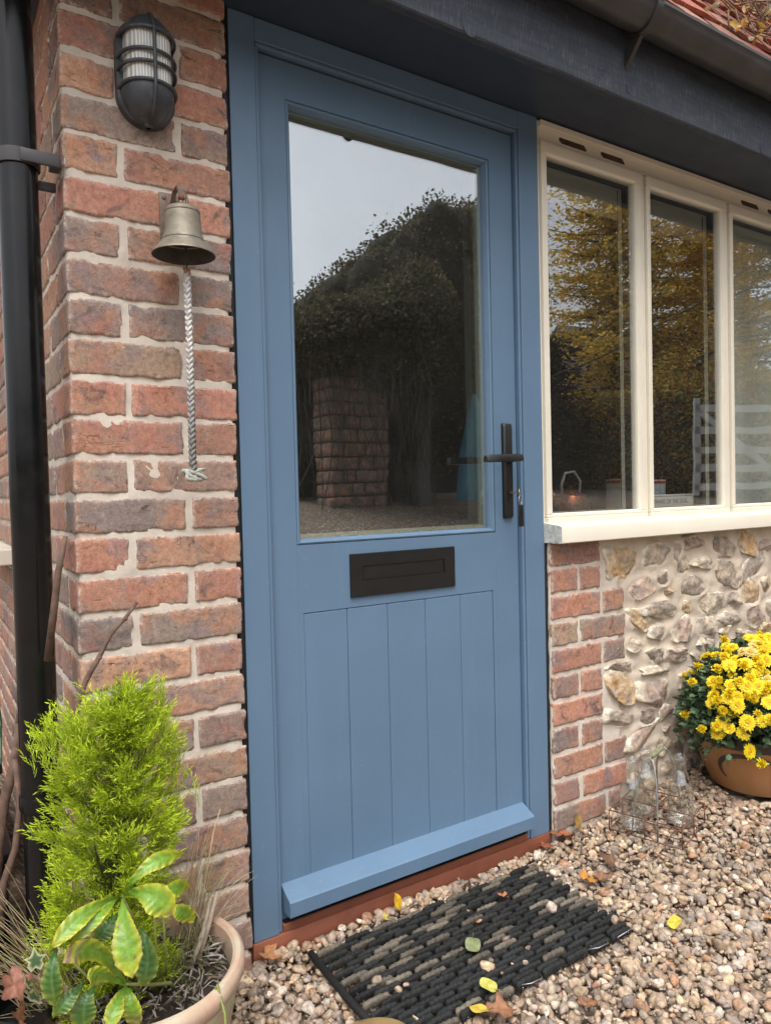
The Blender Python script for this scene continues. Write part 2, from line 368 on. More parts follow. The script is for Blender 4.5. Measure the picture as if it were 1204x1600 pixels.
BR = [(.36, .155, .095), (.30, .14, .09), (.25, .135, .10), (.21, .15, .12), (.31, .20, .13), (.20, .125, .10), (.38, .20, .115), (.34, .14, .09), (.18, .135, .115), (.29, .18, .13)]
def brick_block(mb, lo, hi, cell=0.0062, r=0.0032, seed=0, col=None, amp=0.0008, smear=True, wob=0.0032):
    lo = np.array(lo, float); hi = np.array(hi, float)
    n = np.maximum(2, np.ceil((hi-lo)/cell).astype(int)); L = []; Q = []; base = 0
    for ax in range(3):
        a, b = [(1, 2), (2, 0), (0, 1)][ax]
        ia, ib = np.meshgrid(np.arange(n[a]+1), np.arange(n[b]+1), indexing='ij')
        for side in (0, 1):
            I = np.zeros(ia.shape+(3,), int); I[..., a] = ia; I[..., b] = ib; I[..., ax] = n[ax]*side
            L.append(I.reshape(-1, 3)); w = n[b]+1
            for i in range(n[a]):
                for j in range(n[b]):
                    q = [base+i*w+j, base+(i+1)*w+j, base+(i+1)*w+j+1, base+i*w+j+1]
                    Q.append(q if side else q[::-1])
            base += len(L[-1])
    L = np.vstack(L); U, inv = np.unique(L, axis=0, return_inverse=True); inv = inv.ravel(); Q = inv[np.array(Q)]
    P = lo+(hi-lo)*U/n
    inner = np.clip(P, lo+r, hi-r); D = P-inner; dn = np.linalg.norm(D, axis=1); dd = D/np.maximum(dn, 1e-9)[:, None]
    fl = (U == 0) | (U == n); nax = fl.sum(1)
    P2 = inner+dd*r
    edge = np.sort(np.minimum(P-lo, hi-P), axis=1)[:, 1]
    S = seed*3.7
    P2 = P2+dd*(fbm(P*70+S, seed % 97, 3)*amp+fbm(P*22+S, seed % 89, 2)*amp*1.3)[:, None]
    chip = np.maximum(0, fbm(P*55+S, 5, 3)-0.1)*0.011*np.exp(-(edge/0.006)**2)
    P2 = P2-dd*chip[:, None]
    # ragged outline: shift whole edge lines
    wv = np.stack([fbm(P*30+S, 11, 2), fbm(P*30+S, 12, 2)*0.5, fbm(P*30+S, 13, 2)], 1)*wob*np.exp(-(edge/0.012)**2)[:, None]
    P2 = P2+wv
    if col is None: col = BR[seed % len(BR)]
    jit = 0.85+0.3*_hash(np.array([seed]), np.array([3]), np.array([1]), 5)[0]
    C = np.zeros((len(P2), 4)); C[:, :3] = np.array(col)*jit*1.2+.018
    C[:, 3] = np.clip(1-edge/(0.004+0.009*(0.5+0.5*fbm(P*60, 9, 2))), 0, 1) if smear else 0
    mb.add(P2, Q, C)

COUR = 0.0768; Z0 = 0.84; BH = 0.0668
FY = -0.012
# --- pier brickwork (front and left return)
mb = MB(); sd_ = 10
front_cols = {1: [(.24, .14, .10), (.17, .11, .10)], 2: [(.14, .1, .09), (.27, .10, .075)]}
for k in range(-14, 21):
    z0 = Z0+COUR*k+0.005; z1 = z0+BH
    if z0 > 2.4 or z1 < -0.12: continue
    jz = rng.uniform(-0.0012, 0.0012)
    stretcher_first = (k % 2 == 1)
    if stretcher_first:
        segs = [(-0.34, -0.1245), (-0.113, -0.0115)]; ret = [(0.0905)]
    else:
        segs = [(-0.34, -0.24), (-0.228, -0.0115)]; ret = [(0.2035)]
    first = True
    for (a, b) in segs:
        sd_ += 1; c = BR[rng.integers(len(BR))]
        dz = rng.uniform(-.0015, .0015)
        if first: brick_block(mb, (a+rng.uniform(-.001, .001), FY, z0+jz), (b+rng.uniform(-.002, .002), ret[0]-.001, z1+jz+dz), seed=sd_, col=c)
        else: brick_block(mb, (a+rng.uniform(-.003, .003), FY+rng.uniform(-.0012, .0012), z0+jz), (b+rng.uniform(-.0015, .0035), 0.06, z1+jz+dz), seed=sd_, col=c)
        first = False
    y = ret[0]+0.0115; i = 0
    while y < 1.9:                       # return wall bricks
        ln = 0.1025 if (i+int(stretcher_first)) % 2 == 0 else 0.215
        sd_ += 1
        brick_block(mb, (-0.34+rng.uniform(-.0015, .001), y, z0+jz), (-0.27, y+ln, z1+jz), cell=0.0075 if y < .6 else .013, seed=sd_, col=BR[rng.integers(len(BR))])
        y += ln+0.0115; i += 1
pier = part('brick_wall', mb, M['brick'], cottage, smooth=True, label='red and brown brick pier left of the blue door')
mb = MB(); brick_block(mb, (-0.3365, -0.0088, -0.25), (-0.017, 0.36, 2.4), cell=0.009, r=0.006, seed=3, col=(1, 1, 1), amp=0.0022, smear=False, wob=0)
mb.box((-0.332, 0.35, -0.25), (-0.15, 2.6, 2.4))
part('mortar', mb, M['mortar'], pier, smooth='auto')
# --- right quoin
mb = MB(); sd_ = 400
rows = {0: [(.914, 1.02), (1.031, 1.12)]}
pats = [[(.914, 1.12)], [(.914, 1.02), (1.031, 1.12)], [(.914, 1.118), (1.13, 1.227)], [(.914, 1.02), (1.031, 1.23)], [(.914, 1.12), (1.131, 1.227)],
        [(.914, 1.02), (1.031, 1.122)], [(.914, 1.122)], [(.914, 1.018), (1.03, 1.12)], [(.914, 1.12), (1.13, 1.228)], [(.914, 1.018), (1.03, 1.226)], [(.914, 1.13), (1.141, 1.2)], [(.914, 1.02), (1.031, 1.24)], [(.914, 1.13), (1.14, 1.24)]]
qc = [[2], [7, 1], [7, 8], [4, 3], [7, 3], [5, 1], [0], [8, 2], [1, 5], [2, 7], [3, 5], [2, 1], [3, 4]]
for i, segs in enumerate(pats):
    z0 = Z0-COUR*(i+1)+0.005-0.002
    for j, (a, b) in enumerate(segs):
        sd_ += 1; brick_block(mb, (a+.002, FY-.002+rng.uniform(-.001, .001), z0), (b, 0.08, z0+BH), seed=sd_, col=BR[qc[i][j]])
quoin = part('brick_quoin', mb, M['brick'], cottage, smooth=True, label='toothed brick quoin right of the blue door below the window')
mb = MB(); brick_block(mb, (0.915, -0.0102, -0.25), (1.205, 0.1, 0.834), cell=0.009, r=0.004, seed=9, col=(1, 1, 1), amp=0.002, smear=False, wob=0)
part('mortar', mb, M['mortar'], quoin, smooth=True)
# --- flint wall
ICO = {}
def ico(n):
    if n not in ICO:
        bm = bmesh.new(); bmesh.ops.create_icosphere(bm, subdivisions=n, radius=1); bm.verts.index_update()
        ICO[n] = (np.array([v.co[:] for v in bm.verts]), np.array([[v.index for v in f.verts] for f in bm.faces])); bm.free()
    return ICO[n]
STONES = [(1.214, 0.756, 0.137, 0.092, 0, 'o'), (1.382, 0.766, 0.139, 0.064, 20, 'g'), (1.491, 0.769, 0.052, 0.065, 0, 'g'), (1.519, 0.731, 0.063, 0.059, 30, 'c'), (1.585, 0.796, 0.12, 0.033, 0, 'p'), (1.633, 0.726, 0.123, 0.034, 0, 'c'), (1.737, 0.78, 0.116, 0.062, -10, 'g'), (1.887, 0.775, 0.112, 0.071, -30, 'o'), (2.008, 0.764, 0.105, 0.044, 0, 'p'), (1.321, 0.67, 0.145, 0.063, 25, 'p'), (1.415, 0.687, 0.081, 0.045, 0, 'g'), (1.577, 0.653, 0.152, 0.073, 10, 'g'), (1.764, 0.678, 0.153, 0.076, -20, 'g'), (1.923, 0.687, 0.201, 0.064, 45, 'g'), (2.016, 0.617, 0.065, 0.066, 0, 'o'), (1.398, 0.592, 0.151, 0.054, 5, 'g'), (1.543, 0.583, 0.048, 0.04, 0, 'o'), (1.67, 0.587, 0.147, 0.068, 0, 'c'), (1.804, 0.584, 0.072, 0.049, 0, 'g'), (1.915, 0.59, 0.126, 0.079, -30, 'o'), (2.037, 0.527, 0.053, 0.059, 0, 'c'), (1.295, 0.569, 0.096, 0.041, -30, 'o'), (1.396, 0.515, 0.08, 0.045, 0, 'g'), (1.515, 0.51, 0.101, 0.079, 0, 'p'), (1.652, 0.507, 0.119, 0.064, 0, 'c'), (1.779, 0.52, 0.107, 0.042, 0, 'g'), (1.933, 0.516, 0.095, 0.068, -20, 'p'), (2.003, 0.461, 0.091, 0.037, 0, 'o'), (1.269, 0.497, 0.066, 0.037, 0, 'c'), (1.385, 0.446, 0.099, 0.042, 0, 'g'), (1.482, 0.439, 0.093, 0.039, 0, 'p'), (1.203, 0.435, 0.123, 0.034, 0, 'g'), (1.374, 0.396, 0.13, 0.025, 5, 'c'), (1.21, 0.369, 0.138, 0.08, -10, 'o'), (1.372, 0.326, 0.149, 0.08, 0, 'p'), (1.199, 0.279, 0.124, 0.055, 0, 'g'), (1.332, 0.257, 0.088, 0.051, 0, 'g'), (1.31, 0.20, 0.15, 0.062, 22, 'p'), (1.40, 0.15, 0.075, 0.05, 20, 'c'), (1.525, 0.207, 0.117, 0.079, 0, 'p'), (1.486, 0.118, 0.083, 0.066, 0, 'g'), (1.588, 0.117, 0.088, 0.06, 0, 'g'), (1.56, 0.324, 0.13, 0.087, 0, 'p'), (1.789, 0.399, 0.12, 0.063, 0, 'g'), (1.925, 0.395, 0.127, 0.065, 0, 'p'), (1.309, 0.118, 0.116, 0.044, 0, 'p'), (1.428, 0.075, 0.081, 0.039, 0, 'c')]
for _ in range(900):
    x = rng.uniform(1.24, 3.2); z = rng.uniform(-0.05, 0.8); w = rng.uniform(.07, .14); h = w*rng.uniform(.45, .7)
    if x < 2.08 and z > 0.36: continue
    if x < 1.62 and z > 0.30: continue
    if x < 1.62: w *= .75; h *= .8
    if all(abs(x-s[0]) > (w+s[2])*.52+.004 or abs(z-s[1]) > (h+s[3])*.52+.004 for s in STONES):
        STONES.append((x, z, w, h, rng.uniform(-30, 30), 'ogpcg'[rng.integers(5)]))
SC = {'o': (.50, .36, .22), 'g': (.36, .30, .24), 'p': (.42, .32, .26), 'c': (.56, .47, .36)}
mb = MB()
X, Z = np.meshgrid(np.arange(1.19, 3.3, 0.009), np.arange(-0.2, 0.842, 0.009), indexing='ij')
G = np.stack([X.ravel(), Z.ravel()*0, Z.ravel()], 1)
hgt = fbm(G*9, 31, 3)*0.006+fbm(G*45, 32, 3)*0.0022
for (sx, sz, w, h, a, c) in STONES:          # mortar swells softly round each stone
    d = np.hypot((X.ravel()-sx)/(w*.5), (Z.ravel()-sz)/(h*.5)); hgt += 0.007*np.exp(-((d-1.05)/0.35)**2)
mb.grid(X, (-0.004-hgt).reshape(X.shape), Z)
mb.box((1.19, 0.03, -0.2), (3.3, 0.42, 0.84))
flint = part('flint_wall', mb, M['flintmortar'], cottage, smooth='auto', label='flint rubble wall set in buff mortar under the cream window')
mb = MB(); V0, F0 = ico(4)
for _ in range(1500):                       # small pinning stones between the big ones
    x = rng.uniform(1.25, 3.2); z = rng.uniform(0.0, 0.81); w = rng.uniform(.028, .062); h = w*rng.uniform(.55, .9)
    if z > .72-.3*(x < 1.2) and x < 1.24: continue
    if all(abs(x-s_[0]) > (w+s_[2])*.56 or abs(z-s_[1]) > (h+s_[3])*.56 for s_ in STONES): STONES.append((x, z, w, h, rng.uniform(-40, 40), 'ogpcc'[rng.integers(5)]))
for i, (sx, sz, w, h, a, cc) in enumerate(STONES):
    r_ = np.random.default_rng(1000+i); V = V0.copy()
    V = V*(1+0.16*fbm(V0*1.3+i*7, i, 2)[:, None])
    for _ in range(9):                         # side facets
        th = r_.uniform(0, 2*math.pi); nn = np.array([math.cos(th), r_.uniform(-.25, .05), math.sin(th)]); nn /= np.linalg.norm(nn)
        dd = V@nn-r_.uniform(.60, .9); V -= np.maximum(dd, 0)[:, None]*nn
    for _ in range(4):                         # broken front faces
        nn = np.array([r_.normal(0, .33), -1, r_.normal(0, .33)]); nn /= np.linalg.norm(nn)
        dd = V@nn-r_.uniform(.35, .6); V -= np.maximum(dd, 0)[:, None]*nn
    rad = np.hypot(V[:, 0], V[:, 2]); V += 0.03*np.stack([fbm(V*6+i, 3, 3), 1.5*fbm(V*5+i, 4, 3), fbm(V*6+i, 5, 3)], 1)
    col = np.array(SC[cc])*r_.uniform(.8, 1.2); C = np.tile(np.append(col, 0), (len(V), 1))
    patch = sstep(-.1, .35, fbm(V*1.8+i*3, 21, 3))[:, None]; C[:, :3] = C[:, :3]*(1-patch*.5)+np.array([.20, .17, .155])*patch*.5
    rind = sstep(.60, .84, rad+0.12*fbm(V*4+i, 8, 2))[:, None]; C[:, :3] = C[:, :3]*(1-rind)+np.array([.62, .55, .44])*rind
    och = sstep(.15, .4, fbm(V*2.6+i*5, 22, 3))[:, None]*(.8 if cc == 'o' else .25); C[:, :3] = C[:, :3]*(1-och)+np.array([.48, .28, .12])*och*1.0
    ar = math.radians(a-20*(.99-sz) if i < 47 else a); an = np.arctan2(V[:, 2], V[:, 0]); V = V*np.stack([1+.20*fbm(np.stack([np.cos(an)*2.2, np.sin(an)*2.2, an*0+i], 1), i, 3)]*3, 1)
    V = V*np.array([w*.72, .044, h*.76])
    V = np.stack([V[:, 0]*math.cos(ar)-V[:, 2]*math.sin(ar), V[:, 1], V[:, 0]*math.sin(ar)+V[:, 2]*math.cos(ar)], 1)
    mb.add(V+np.array([sx, -0.002, sz]), F0, C)
M['flint'] = tinted('flint_stone', 0.62, 0.45, 42, 1.0, 75, 0.005, 0.4)
part('flint_stones', mb, M['flint'], flint, smooth=True)['kind'] = 'stuff'

# --- sealant lines
mb = MB()
for x0, x1, y in ((-0.0145, 0.001, -0.002), (0.903, 0.916, -0.003)):
    n = 300; zz = np.linspace(0.0 if x0 < 0 else 0.0, 2.031 if x0 < 0 else .835, n); o_ = np.zeros(n)
    w = fbm(np.stack([zz*28, o_, o_+x0], 1), 3, 3)*0.004; q = fbm(np.stack([zz*20, o_+4, o_], 1), 5, 2)*0.002
    if x0 < 0: A = np.stack([x0-w-0.003, y+q, zz], 1); B = np.stack([o_+x1, o_+.003, zz], 1)
    else: A = np.stack([o_+x0, o_+.001, zz], 1); B = np.stack([x1+w, y+q+.004, zz], 1)
    Cc = (A+B)/2; Cc[:, 1] -= 0.003
    bA = A+[0, .05, 0]; bB = B+[0, .05, 0]
    mb.grid(*[np.stack([bA[:, i], A[:, i], Cc[:, i], B[:, i], bB[:, i]], 1) for i in range(3)])
part('sealant', mb, M['sealant'], cottage, smooth=True)

# --- door frame
mb = MB(); b = .0018
mb.box((0.0, 0.0, 0.0), (0.060, 0.10, 2.0305), b)                 # left jamb front lamina
mb.box((0.0605, 0.003, 0.0), (0.0695, 0.10, 1.971), .003)           # bead
mb.box((0.832, 0.0, 0.0), (0.904, 0.10, 2.0305), b)
mb.box((0.8225, 0.003, 0.0), (0.8315, 0.10, 1.971), .003)
mb.box((0.0605, 0.0006, 1.981), (0.8315, 0.10, 2.0300), b)
mb.box((0.062, 0.0036, 1.9715), (0.830, 0.10, 1.9805), .003)
mb.box((0.0695, 0.062, 0.02), (0.082, 0.1, 1.97)); mb.box((0.81, 0.062, 0.02), (0.822, 0.1, 1.97)); mb.box((0.083, 0.062, 1.955), (0.809, 0.1, 1.97))
part('door_frame', mb, M['blue'], cottage)
# --- door leaf
DY = 0.017
mb = MB()
def rail(lo, hi, bv=0): mb.box(lo, hi, 0)
rail((0.073, DY, 0.021), (0.137, DY+.044, 1.9655)); rail((0.737, DY, 0.021), (0.8185, DY+.044, 1.9655))
rail((0.1371, DY, 1.882), (0.7369, DY+.044, 1.9655)); rail((0.1372, DY, .7145), (0.7368, DY+.044, .8725))
rail((0.1372, DY, 0.021), (0.1495, DY+.044, .7143), .0005); rail((0.7235, DY, 0.021), (0.7368, DY+.044, .7143), .0005)
xs = [0.150, 0.265, 0.380, 0.495, 0.6095, 0.723]
for a, c in zip(xs[:-1], xs[1:]):
    mb.box((a+.0005, DY+.0006, 0.022), (c-.0005, DY+.04, .7125), .0019)
mb.box((0.1385, DY+.02, 0.02), (0.735, DY+.038, .72))
door = part('door', mb, M['blue'], cottage, smooth=False, label='blue half glazed door with vertical boarded lower panel')
# glazing bead (mitred moulding)
def frame_loop(mb, x0, x1, z0, z1, prof, col=None):
    """prof: list of (inset, y); four mitred sides"""
    V = []
    for ins, y in prof:
        V += [(x0+ins, y, z0+ins), (x1-ins, y, z0+ins), (x1-ins, y, z1-ins), (x0+ins, y, z1-ins)]
    F = [(i*4+k, (i+1)*4+k, (i+1)*4+(k+1) % 4, i*4+(k+1) % 4) for i in range(len(prof)-1) for k in range(4)]
    mb.add(V, [f[::-1] for f in F], col)
mb = MB()
frame_loop(mb, .1372, .7368, .8727, 1.8818, [(0, DY+.04), (0.0008, DY+.004), (.0014, DY+.0005), (.005, DY-.0015), (.0085, DY+.001), (.0115, DY+.0095), (.0125, DY+.0115), (.0125, DY+.042)])
part('glazing_bead', mb, M['blue'], door)
mb = MB(); mb.box((.140, DY+.020, .876), (.734, DY+.024, 1.879)); 
part('glass_pane', mb, M['doorglass'], door)
mb = MB()
frame_loop(mb, .1500, .7245, .8855, 1.8690, [(0, DY+.0245), (.0035, DY+.0245), (.0035, DY+.030), (.0075, DY+.030), (.0075, DY+.038), (.0095, DY+.038), (.0095, DY+.046)])
part('spacer_bar', mb, M['spacer'], door)
mb = MB(); frame_loop(mb, .155, .7195, .89, 1.864, [(-.004, DY+.044), (.004, DY+.044), (.004, DY+.06)])
part('inner_bead', mb, simple('brown_inner_bead', (.16, .14, .11), .5), door)
# letter plate
mb = MB(); ly = DY
def ring(mb, x0, x1, z0, z1, X0, X1, Z0_, Z1, y0, y1, bv=.001):
    mb.box((x0, y0, z0), (X0, y1, z1), bv); mb.box((X1, y0, z0), (x1, y1, z1), bv)
    mb.box((X0, y0, z0), (X1, y1, Z0_), bv*0); mb.box((X0, y0, Z1), (X1, y1, z1), bv*0)
lp = MB(); frame_loop(lp, .274, .590, .738, .843, [(0, DY), (0.0003, DY-.005), (.001, DY-.006), (.03, DY-.006)])
lp.add([(.304, DY-.006, .768), (.308, DY-.006, .7775), (.555, DY-.006, .7775), (.560, DY-.006, .768), (.560, DY-.006, .813), (.555, DY-.006, .8125), (.308, DY-.006, .8125), (.304, DY-.006, .813)],
       [(0, 3, 2, 1), (3, 4, 5, 2), (4, 7, 6, 5), (7, 0, 1, 6)])
frame_loop(lp, .308, .555, .7775, .8125, [(0, DY-.006), (0, DY-.001)])
letter = part('letter_plate', lp, M['black'], door)
mb = MB(); mb.box((.3095, DY-.0042, .779), (.5525, DY-.0015, .811), .0005); part('letter_flap', mb, M['black'], door)
# weatherboard
mb = MB(); X0, X1 = .0735, .8175
prof = [(DY+.001, .104), (-.028, .082), (-.031, .079), (-.031, .047), (-.029, .0455), (DY, .0455)]
V = [(x, y, z) for x in (X0, X1) for y, z in prof]; n = len(prof)
mb.add(V, [(i, i+1, n+i+1, n+i) for i in range(n-1)]+[tuple(range(n))[::-1], tuple(range(n, 2*n))])
part('weatherboard', mb, M['blue'], door)
# handle set
mb = MB(); V = []; hp = [(0, 0), (.0, .009), (.004, .013), (.028, .013), (.032, .009), (.032, 0)]
for z, k in ((.910, .4), (.9125, .8), (.918, 1), (1.163, 1), (1.1685, .8), (1.171, .4)):
    V += [(.764+x if 0 < x < .032 and k == 1 else .764+.016+(x-.016)*(1 if k == 1 else .97), DY-y*k, z) for x, y in hp]
F = [(i*6+j, i*6+j+1, (i+1)*6+j+1, (i+1)*6+j) for i in range(5) for j in range(5)]+[tuple(range(6)), tuple(range(30, 36))[::-1]]
mb.add(V, F); hplate = part('handle_plate', mb, M['black'], door, smooth='auto')
mb = MB(); mb.tube([(.781, DY-.010, 1.074), (.781, DY-.048, 1.074)], [.011, .0095], 16)
lev = [(.783, -.043, 1.0745), (.770, -.045, 1.0745), (.74, -.0465, 1.0740), (.70, -.0465, 1.073), (.665, -.0445, 1.072), (.657, -.040, 1.0715)]
Vl = []; sec = [(-1, -1), (-1.0, .2), (-.5, 1), (.5, 1), (1, .2), (1, -1), (.4, -1.15), (-.4, -1.15)]
for i, p in enumerate(lev):
    for a, c in sec: Vl.append((p[0], p[1]+a*.0075, p[2]+c*(.0095 if 0 < i < 5 else .008)))
m8 = len(sec); F = [(i*m8+j, (i+1)*m8+j, (i+1)*m8+(j+1) % m8, i*m8+(j+1) % m8) for i in range(5) for j in range(m8)]+[tuple(range(m8)), tuple(range(5*m8, 6*m8))[::-1]]
mb.add(Vl, F); part('door_handle', mb, M['black'], door, smooth='auto')
mb = MB(); mb.tube([(.781, DY-.0125, .980), (.781, DY-.0165, .980)], .0085, 20); mb.box((.7765, DY-.0162, .955), (.7855, DY-.012, .976), .002)
part('lock_cylinder', mb, simple('dark_bronze_lock', (.06, .045, .035), .4, metal=.7), door, smooth='auto')
# threshold
mb = MB(); mb.box((-.004, -.0035, -.07), (.910, .12, -.0006), .002); mb.box((.0705, .0012, -.0004), (.8215, .10, .017), .0015)
thr = part('threshold', mb, M['redwood'], cottage, smooth='auto', label='red hardwood threshold under the blue door')
mb = MB(); mb.box((.0745, .005, .0172), (.8175, .07, .0205), .0008); part('draught_strip', mb, M['blackgloss'], thr)

# --- casement window
win = MB(); b = .0015; WY = .006
win.box((.905, WY, .872), (.9142, .075, 2.028), b); win.box((.9144, WY, 1.9705), (2.62, .075, 2.028), b)
win.box((.9144, WY+.0003, .872), (2.62, .075, .8885), b)
for x0, x1 in ((1.3495, 1.3725), (1.7995, 1.8225), (2.2495, 2.2725)):
    win.box((x0+.0005, WY+.0006, .889), (x0+.0085, .074, 1.970), .001); win.box((x0+.0095, WY-.0015, .889), (x1-.006, .074, 1.970), .002); win.box((x1-.0055, WY+.0006, .889), (x1-.0005, .074, 1.970), .001)
win.box((2.585, WY+.0006, .889), (2.62, .074, 1.970), 0)
win.box((.9152, WY-.010, 2.010), (2.62, WY-.0003, 2.0275), .002); win.box((.9152, WY-.004, 1.9715), (2.62, WY-.0003, 1.977), .0008)
window = part('window', win, M['cream'], cottage, smooth=False, label='cream three light casement window with a deep projecting sill')
sash_x = [(.9147, 1.3490, .0213), (1.3730, 1.7990, .018), (1.8230, 2.2490, .018), (2.273, 2.58, .018)]
for i, (a, c, wl) in enumerate(sash_x):
    s = MB(); y0, y1 = -.004, .040; wr = .0245; wb = .0370; wt = .0325
    z0, z1 = .8775, 1.9695
    s.box((a, y0-.004, z0), (c, y1, z0+wb-.009), .0035); s.box((a, y0, z0+wb-.0088), (c, y1, z0+wb), .002)
    s.box((a, y0, z1-wt), (c, y1, z1), .0025)
    s.box((a, y0+.0004, z0+wb+.0002), (a+wl, y1, z1-wt-.0002), .002); s.box((c-wr, y0+.0004, z0+wb+.0002), (c-wr+.0145, y1, z1-wt-.0002), .002); s.box((c-wr+.015, y0+.0012, z0+wb+.0002), (c, y1, z1-wt-.0002), .002)
    X0, X1, Z0_, Z1_ = a+wl, c-wr, z0+wb, z1-wt
    frame_loop(s, X0-.0015, X1+.0015, Z0_-.0015, Z1_+.0015, [(0, y0+.003), (.002, y0+.0025), (.0045, y0+.007), (.0045, y0+.03)])
    part('casement', s, M['cream'], window)
    g = MB(); g.box((X0-.006, .010, Z0_-.006), (X1+.006, .014, Z1_+.006)); link('glass_pane', g.mesh('glass_pane'), M['winglass'], window)
    g = MB(); frame_loop(g, X0-.001, X1+.001, Z0_-.001, Z1_+.001, [(0, .0145), (.0015, .0145), (.0015, .053), (.0045, .053)]); part('black_gasket', g, M['stripdark'], window)
    g = MB(); frame_loop(g, X0-.001, X1+.001, Z0_-.001, Z1_+.001, [(.0035, .0535), (.0055, .0535), (.0055, .066)]); part('inner_bead', g, M['spacer'], window)
    g = MB(); g.box((a+.002, .041, z0+.012), (X0-.002, .074, z1-.012)); g.box((X1+.002, .041, z0+.012), (c-.004, .074, z1-.012))  # dark bars added to mimic the dark strip inside each pane
    part('dark_strip_bar', g, M['stripdark'], window)
# trickle vents
def vent(x0, x1, z):
    g = MB(); y = WY-.0006; s_ = .008
    P = [(x0, z-.0045), (x0+s_, z-.0075), (x1, z-.0075), (x1, z+.0035), (x1-s_, z+.0065), (x0, z+.0065)]
    P = [(x0, z), (x0+.012, z-.0085), (x1-.004, z-.0085), (x1, z-.005), (x1-.012, z+.0075), (x0+.004, z+.0075)]
    V = [(x, yy, zz) for yy in (y, WY+.004) for x, zz in P]; n = len(P)
    g.add(V, [tuple(range(n))]+[(i, (i+1) % n, n+(i+1) % n, n+i) for i in range(n)])
    return part('vent_slot', g, simple('brown_vent', (.07, .035, .025), .7, .4, 60), window)
for x0, x1 in ((.995, 1.112), (1.172, 1.282), (1.905, 2.018), (2.075, 2.18)): vent(x0, x1, 1.9925)
# sill
mb = MB(); prof = [(.02, .893), (-.058, .884), (-.0645, .8815), (-.0665, .877), (-.0665, .837), (-.064, .8345), (-.050, .8345), (-.049, .839), (-.043, .839), (-.042, .8345), (-.026, .8345), (-.025, .838), (-.02, .838), (-.019, .8345), (.02, .8345)]
n = len(prof); V = [(x, y, z) for x in (.9055, 2.7) for y, z in prof]
mb.add(V, [(i, i+1, n+i+1, n+i) for i in range(n-1)]+[tuple(range(n, 2*n))])
sill = part('sill', mb, M['cream'], window, smooth='auto')
mb = MB(); mb.add([(.9045, y, z) for y, z in prof], [tuple(range(n))[::-1]]); mb.add([(.9054, y, z) for y, z in prof], [tuple(range(n))])
part('sill_end', mb, simple('grey_sill_end', (.50, .51, .48), .8, .3, 90), window)  # end face of the sill in a plain grey

# --- eaves
mb = MB(); mb.box((-.6, -.212, 2.0315), (5, 3.4, 2.08)); part('soffit', mb, M['soffit'], cottage)
mb = MB()
n = 700; xx = np.linspace(-.6, 5, n); o_ = xx*0; wv = fbm(np.stack([xx*9, o_, o_], 1), 5, 3)*.0012
prof = [(-.2115, 2.06), (-.2115, 1.9975), (-.231, 1.9960), (-.2345, 1.9995), (-.2355, 2.09), (-.2355, 2.20), (-.211, 2.20)]
mb.grid(*[np.stack([xx*(1 if i == 0 else 0)+(0 if i == 0 else p[i-1])+(wv if i == 2 and p[1] < 2.03 else 0) for p in prof], 1) for i in range(3)])
rng2 = np.random.default_rng(4)
fas = part('fascia_board', mb, M['fascia'], cottage, smooth='auto', label='rough sawn dark slate painted fascia board under the gutter')
# knots in the timber
for kx, kz, kr in ((.47, 2.060, .020), (1.0, 2.06, .008), (.79, 2.105, .009), (1.62, 2.05, .009), (.9, 2.07, .006)):
    k_ = MB(); k_.lathe([(kr*1.25, 0), (kr, -.0012), (kr*.85, .0), (kr*.6, -.0014), (kr*.4, 0), (0.0001, -.0008)], n=20)
    V = k_.v[0].copy(); k_.v[0] = np.stack([kx+V[:, 0], -.2359+V[:, 2], kz-.033+V[:, 1]*1.5], 1)
    part('knot', k_, M['fascia'], fas, smooth=True)
# gutter
GY, GZ, GR = -.289, 2.187, .050
mb = MB(); ang = np.linspace(math.pi, 2*math.pi, 19)
P = [(GR*math.cos(a), GR*math.sin(a)) for a in ang]+[((GR-.003)*math.cos(a), (GR-.003)*math.sin(a)) for a in ang[::-1]]
P = [(-GR-.003, .004), (-GR-.003, -.004)]+P[1:18]+[(GR+.003, -.004), (GR+.003, .004)]+P[20:]
n = len(P)
for x0, x1 in ((-.65, .985), (.9852, 5)):
    V = [(x, GY+y, GZ+z) for x in (x0, x1) for y, z in P]
    mb.add(V, [(i, (i+1) % n, n+(i+1) % n, n+i) for i in range(n)]+[tuple(range(n))[::-1]]+[tuple(range(n, 2*n))])
gut = part('gutter', mb, M['gutter'], cottage, smooth='auto')
def gbracket(x, w):
    m = MB(); A = np.linspace(math.pi*.97, 2*math.pi*1.0, 24); R1, R2 = GR+.0065, GR+.0005
    V = [(xx_, GY+R*math.cos(a), GZ+R*math.sin(a)) for xx_ in (x-w/2, x+w/2) for R in (R1, R2) for a in A]; k = 24
    F = []
    for i in range(k-1): F += [(i, i+1, 2*k+i+1, 2*k+i), (k+i, 3*k+i, 3*k+i+1, k+i+1), (i, k+i, k+i+1, i+1), (2*k+i, 2*k+i+1, 3*k+i+1, 3*k+i)]
    m.add(V, F); m.box((x-w/2, GY-GR-.008, GZ-.004), (x+w/2, GY-GR+.006, GZ+.012), .003)
    m.add([(x-.006, GY+.0, GZ-GR-.004), (x+.006, GY+.0, GZ-GR-.004), (x+.006, -.2365, GZ-.118), (x-.006, -.2365, GZ-.118), (x-.006, GY+.028, GZ-GR+.006), (x+.006, GY+.028, GZ-GR+.006), (x+.006, -.2365, GZ-.09), (x-.006, -.2365, GZ-.09)],
          [(0, 1, 2, 3), (4, 7, 6, 5), (0, 3, 7, 4), (1, 5, 6, 2), (0, 4, 5, 1)])
    part('gutter_bracket', m, M['gutter'], gut, smooth='auto')
gbracket(.99, .022); gbracket(2.2, .022)
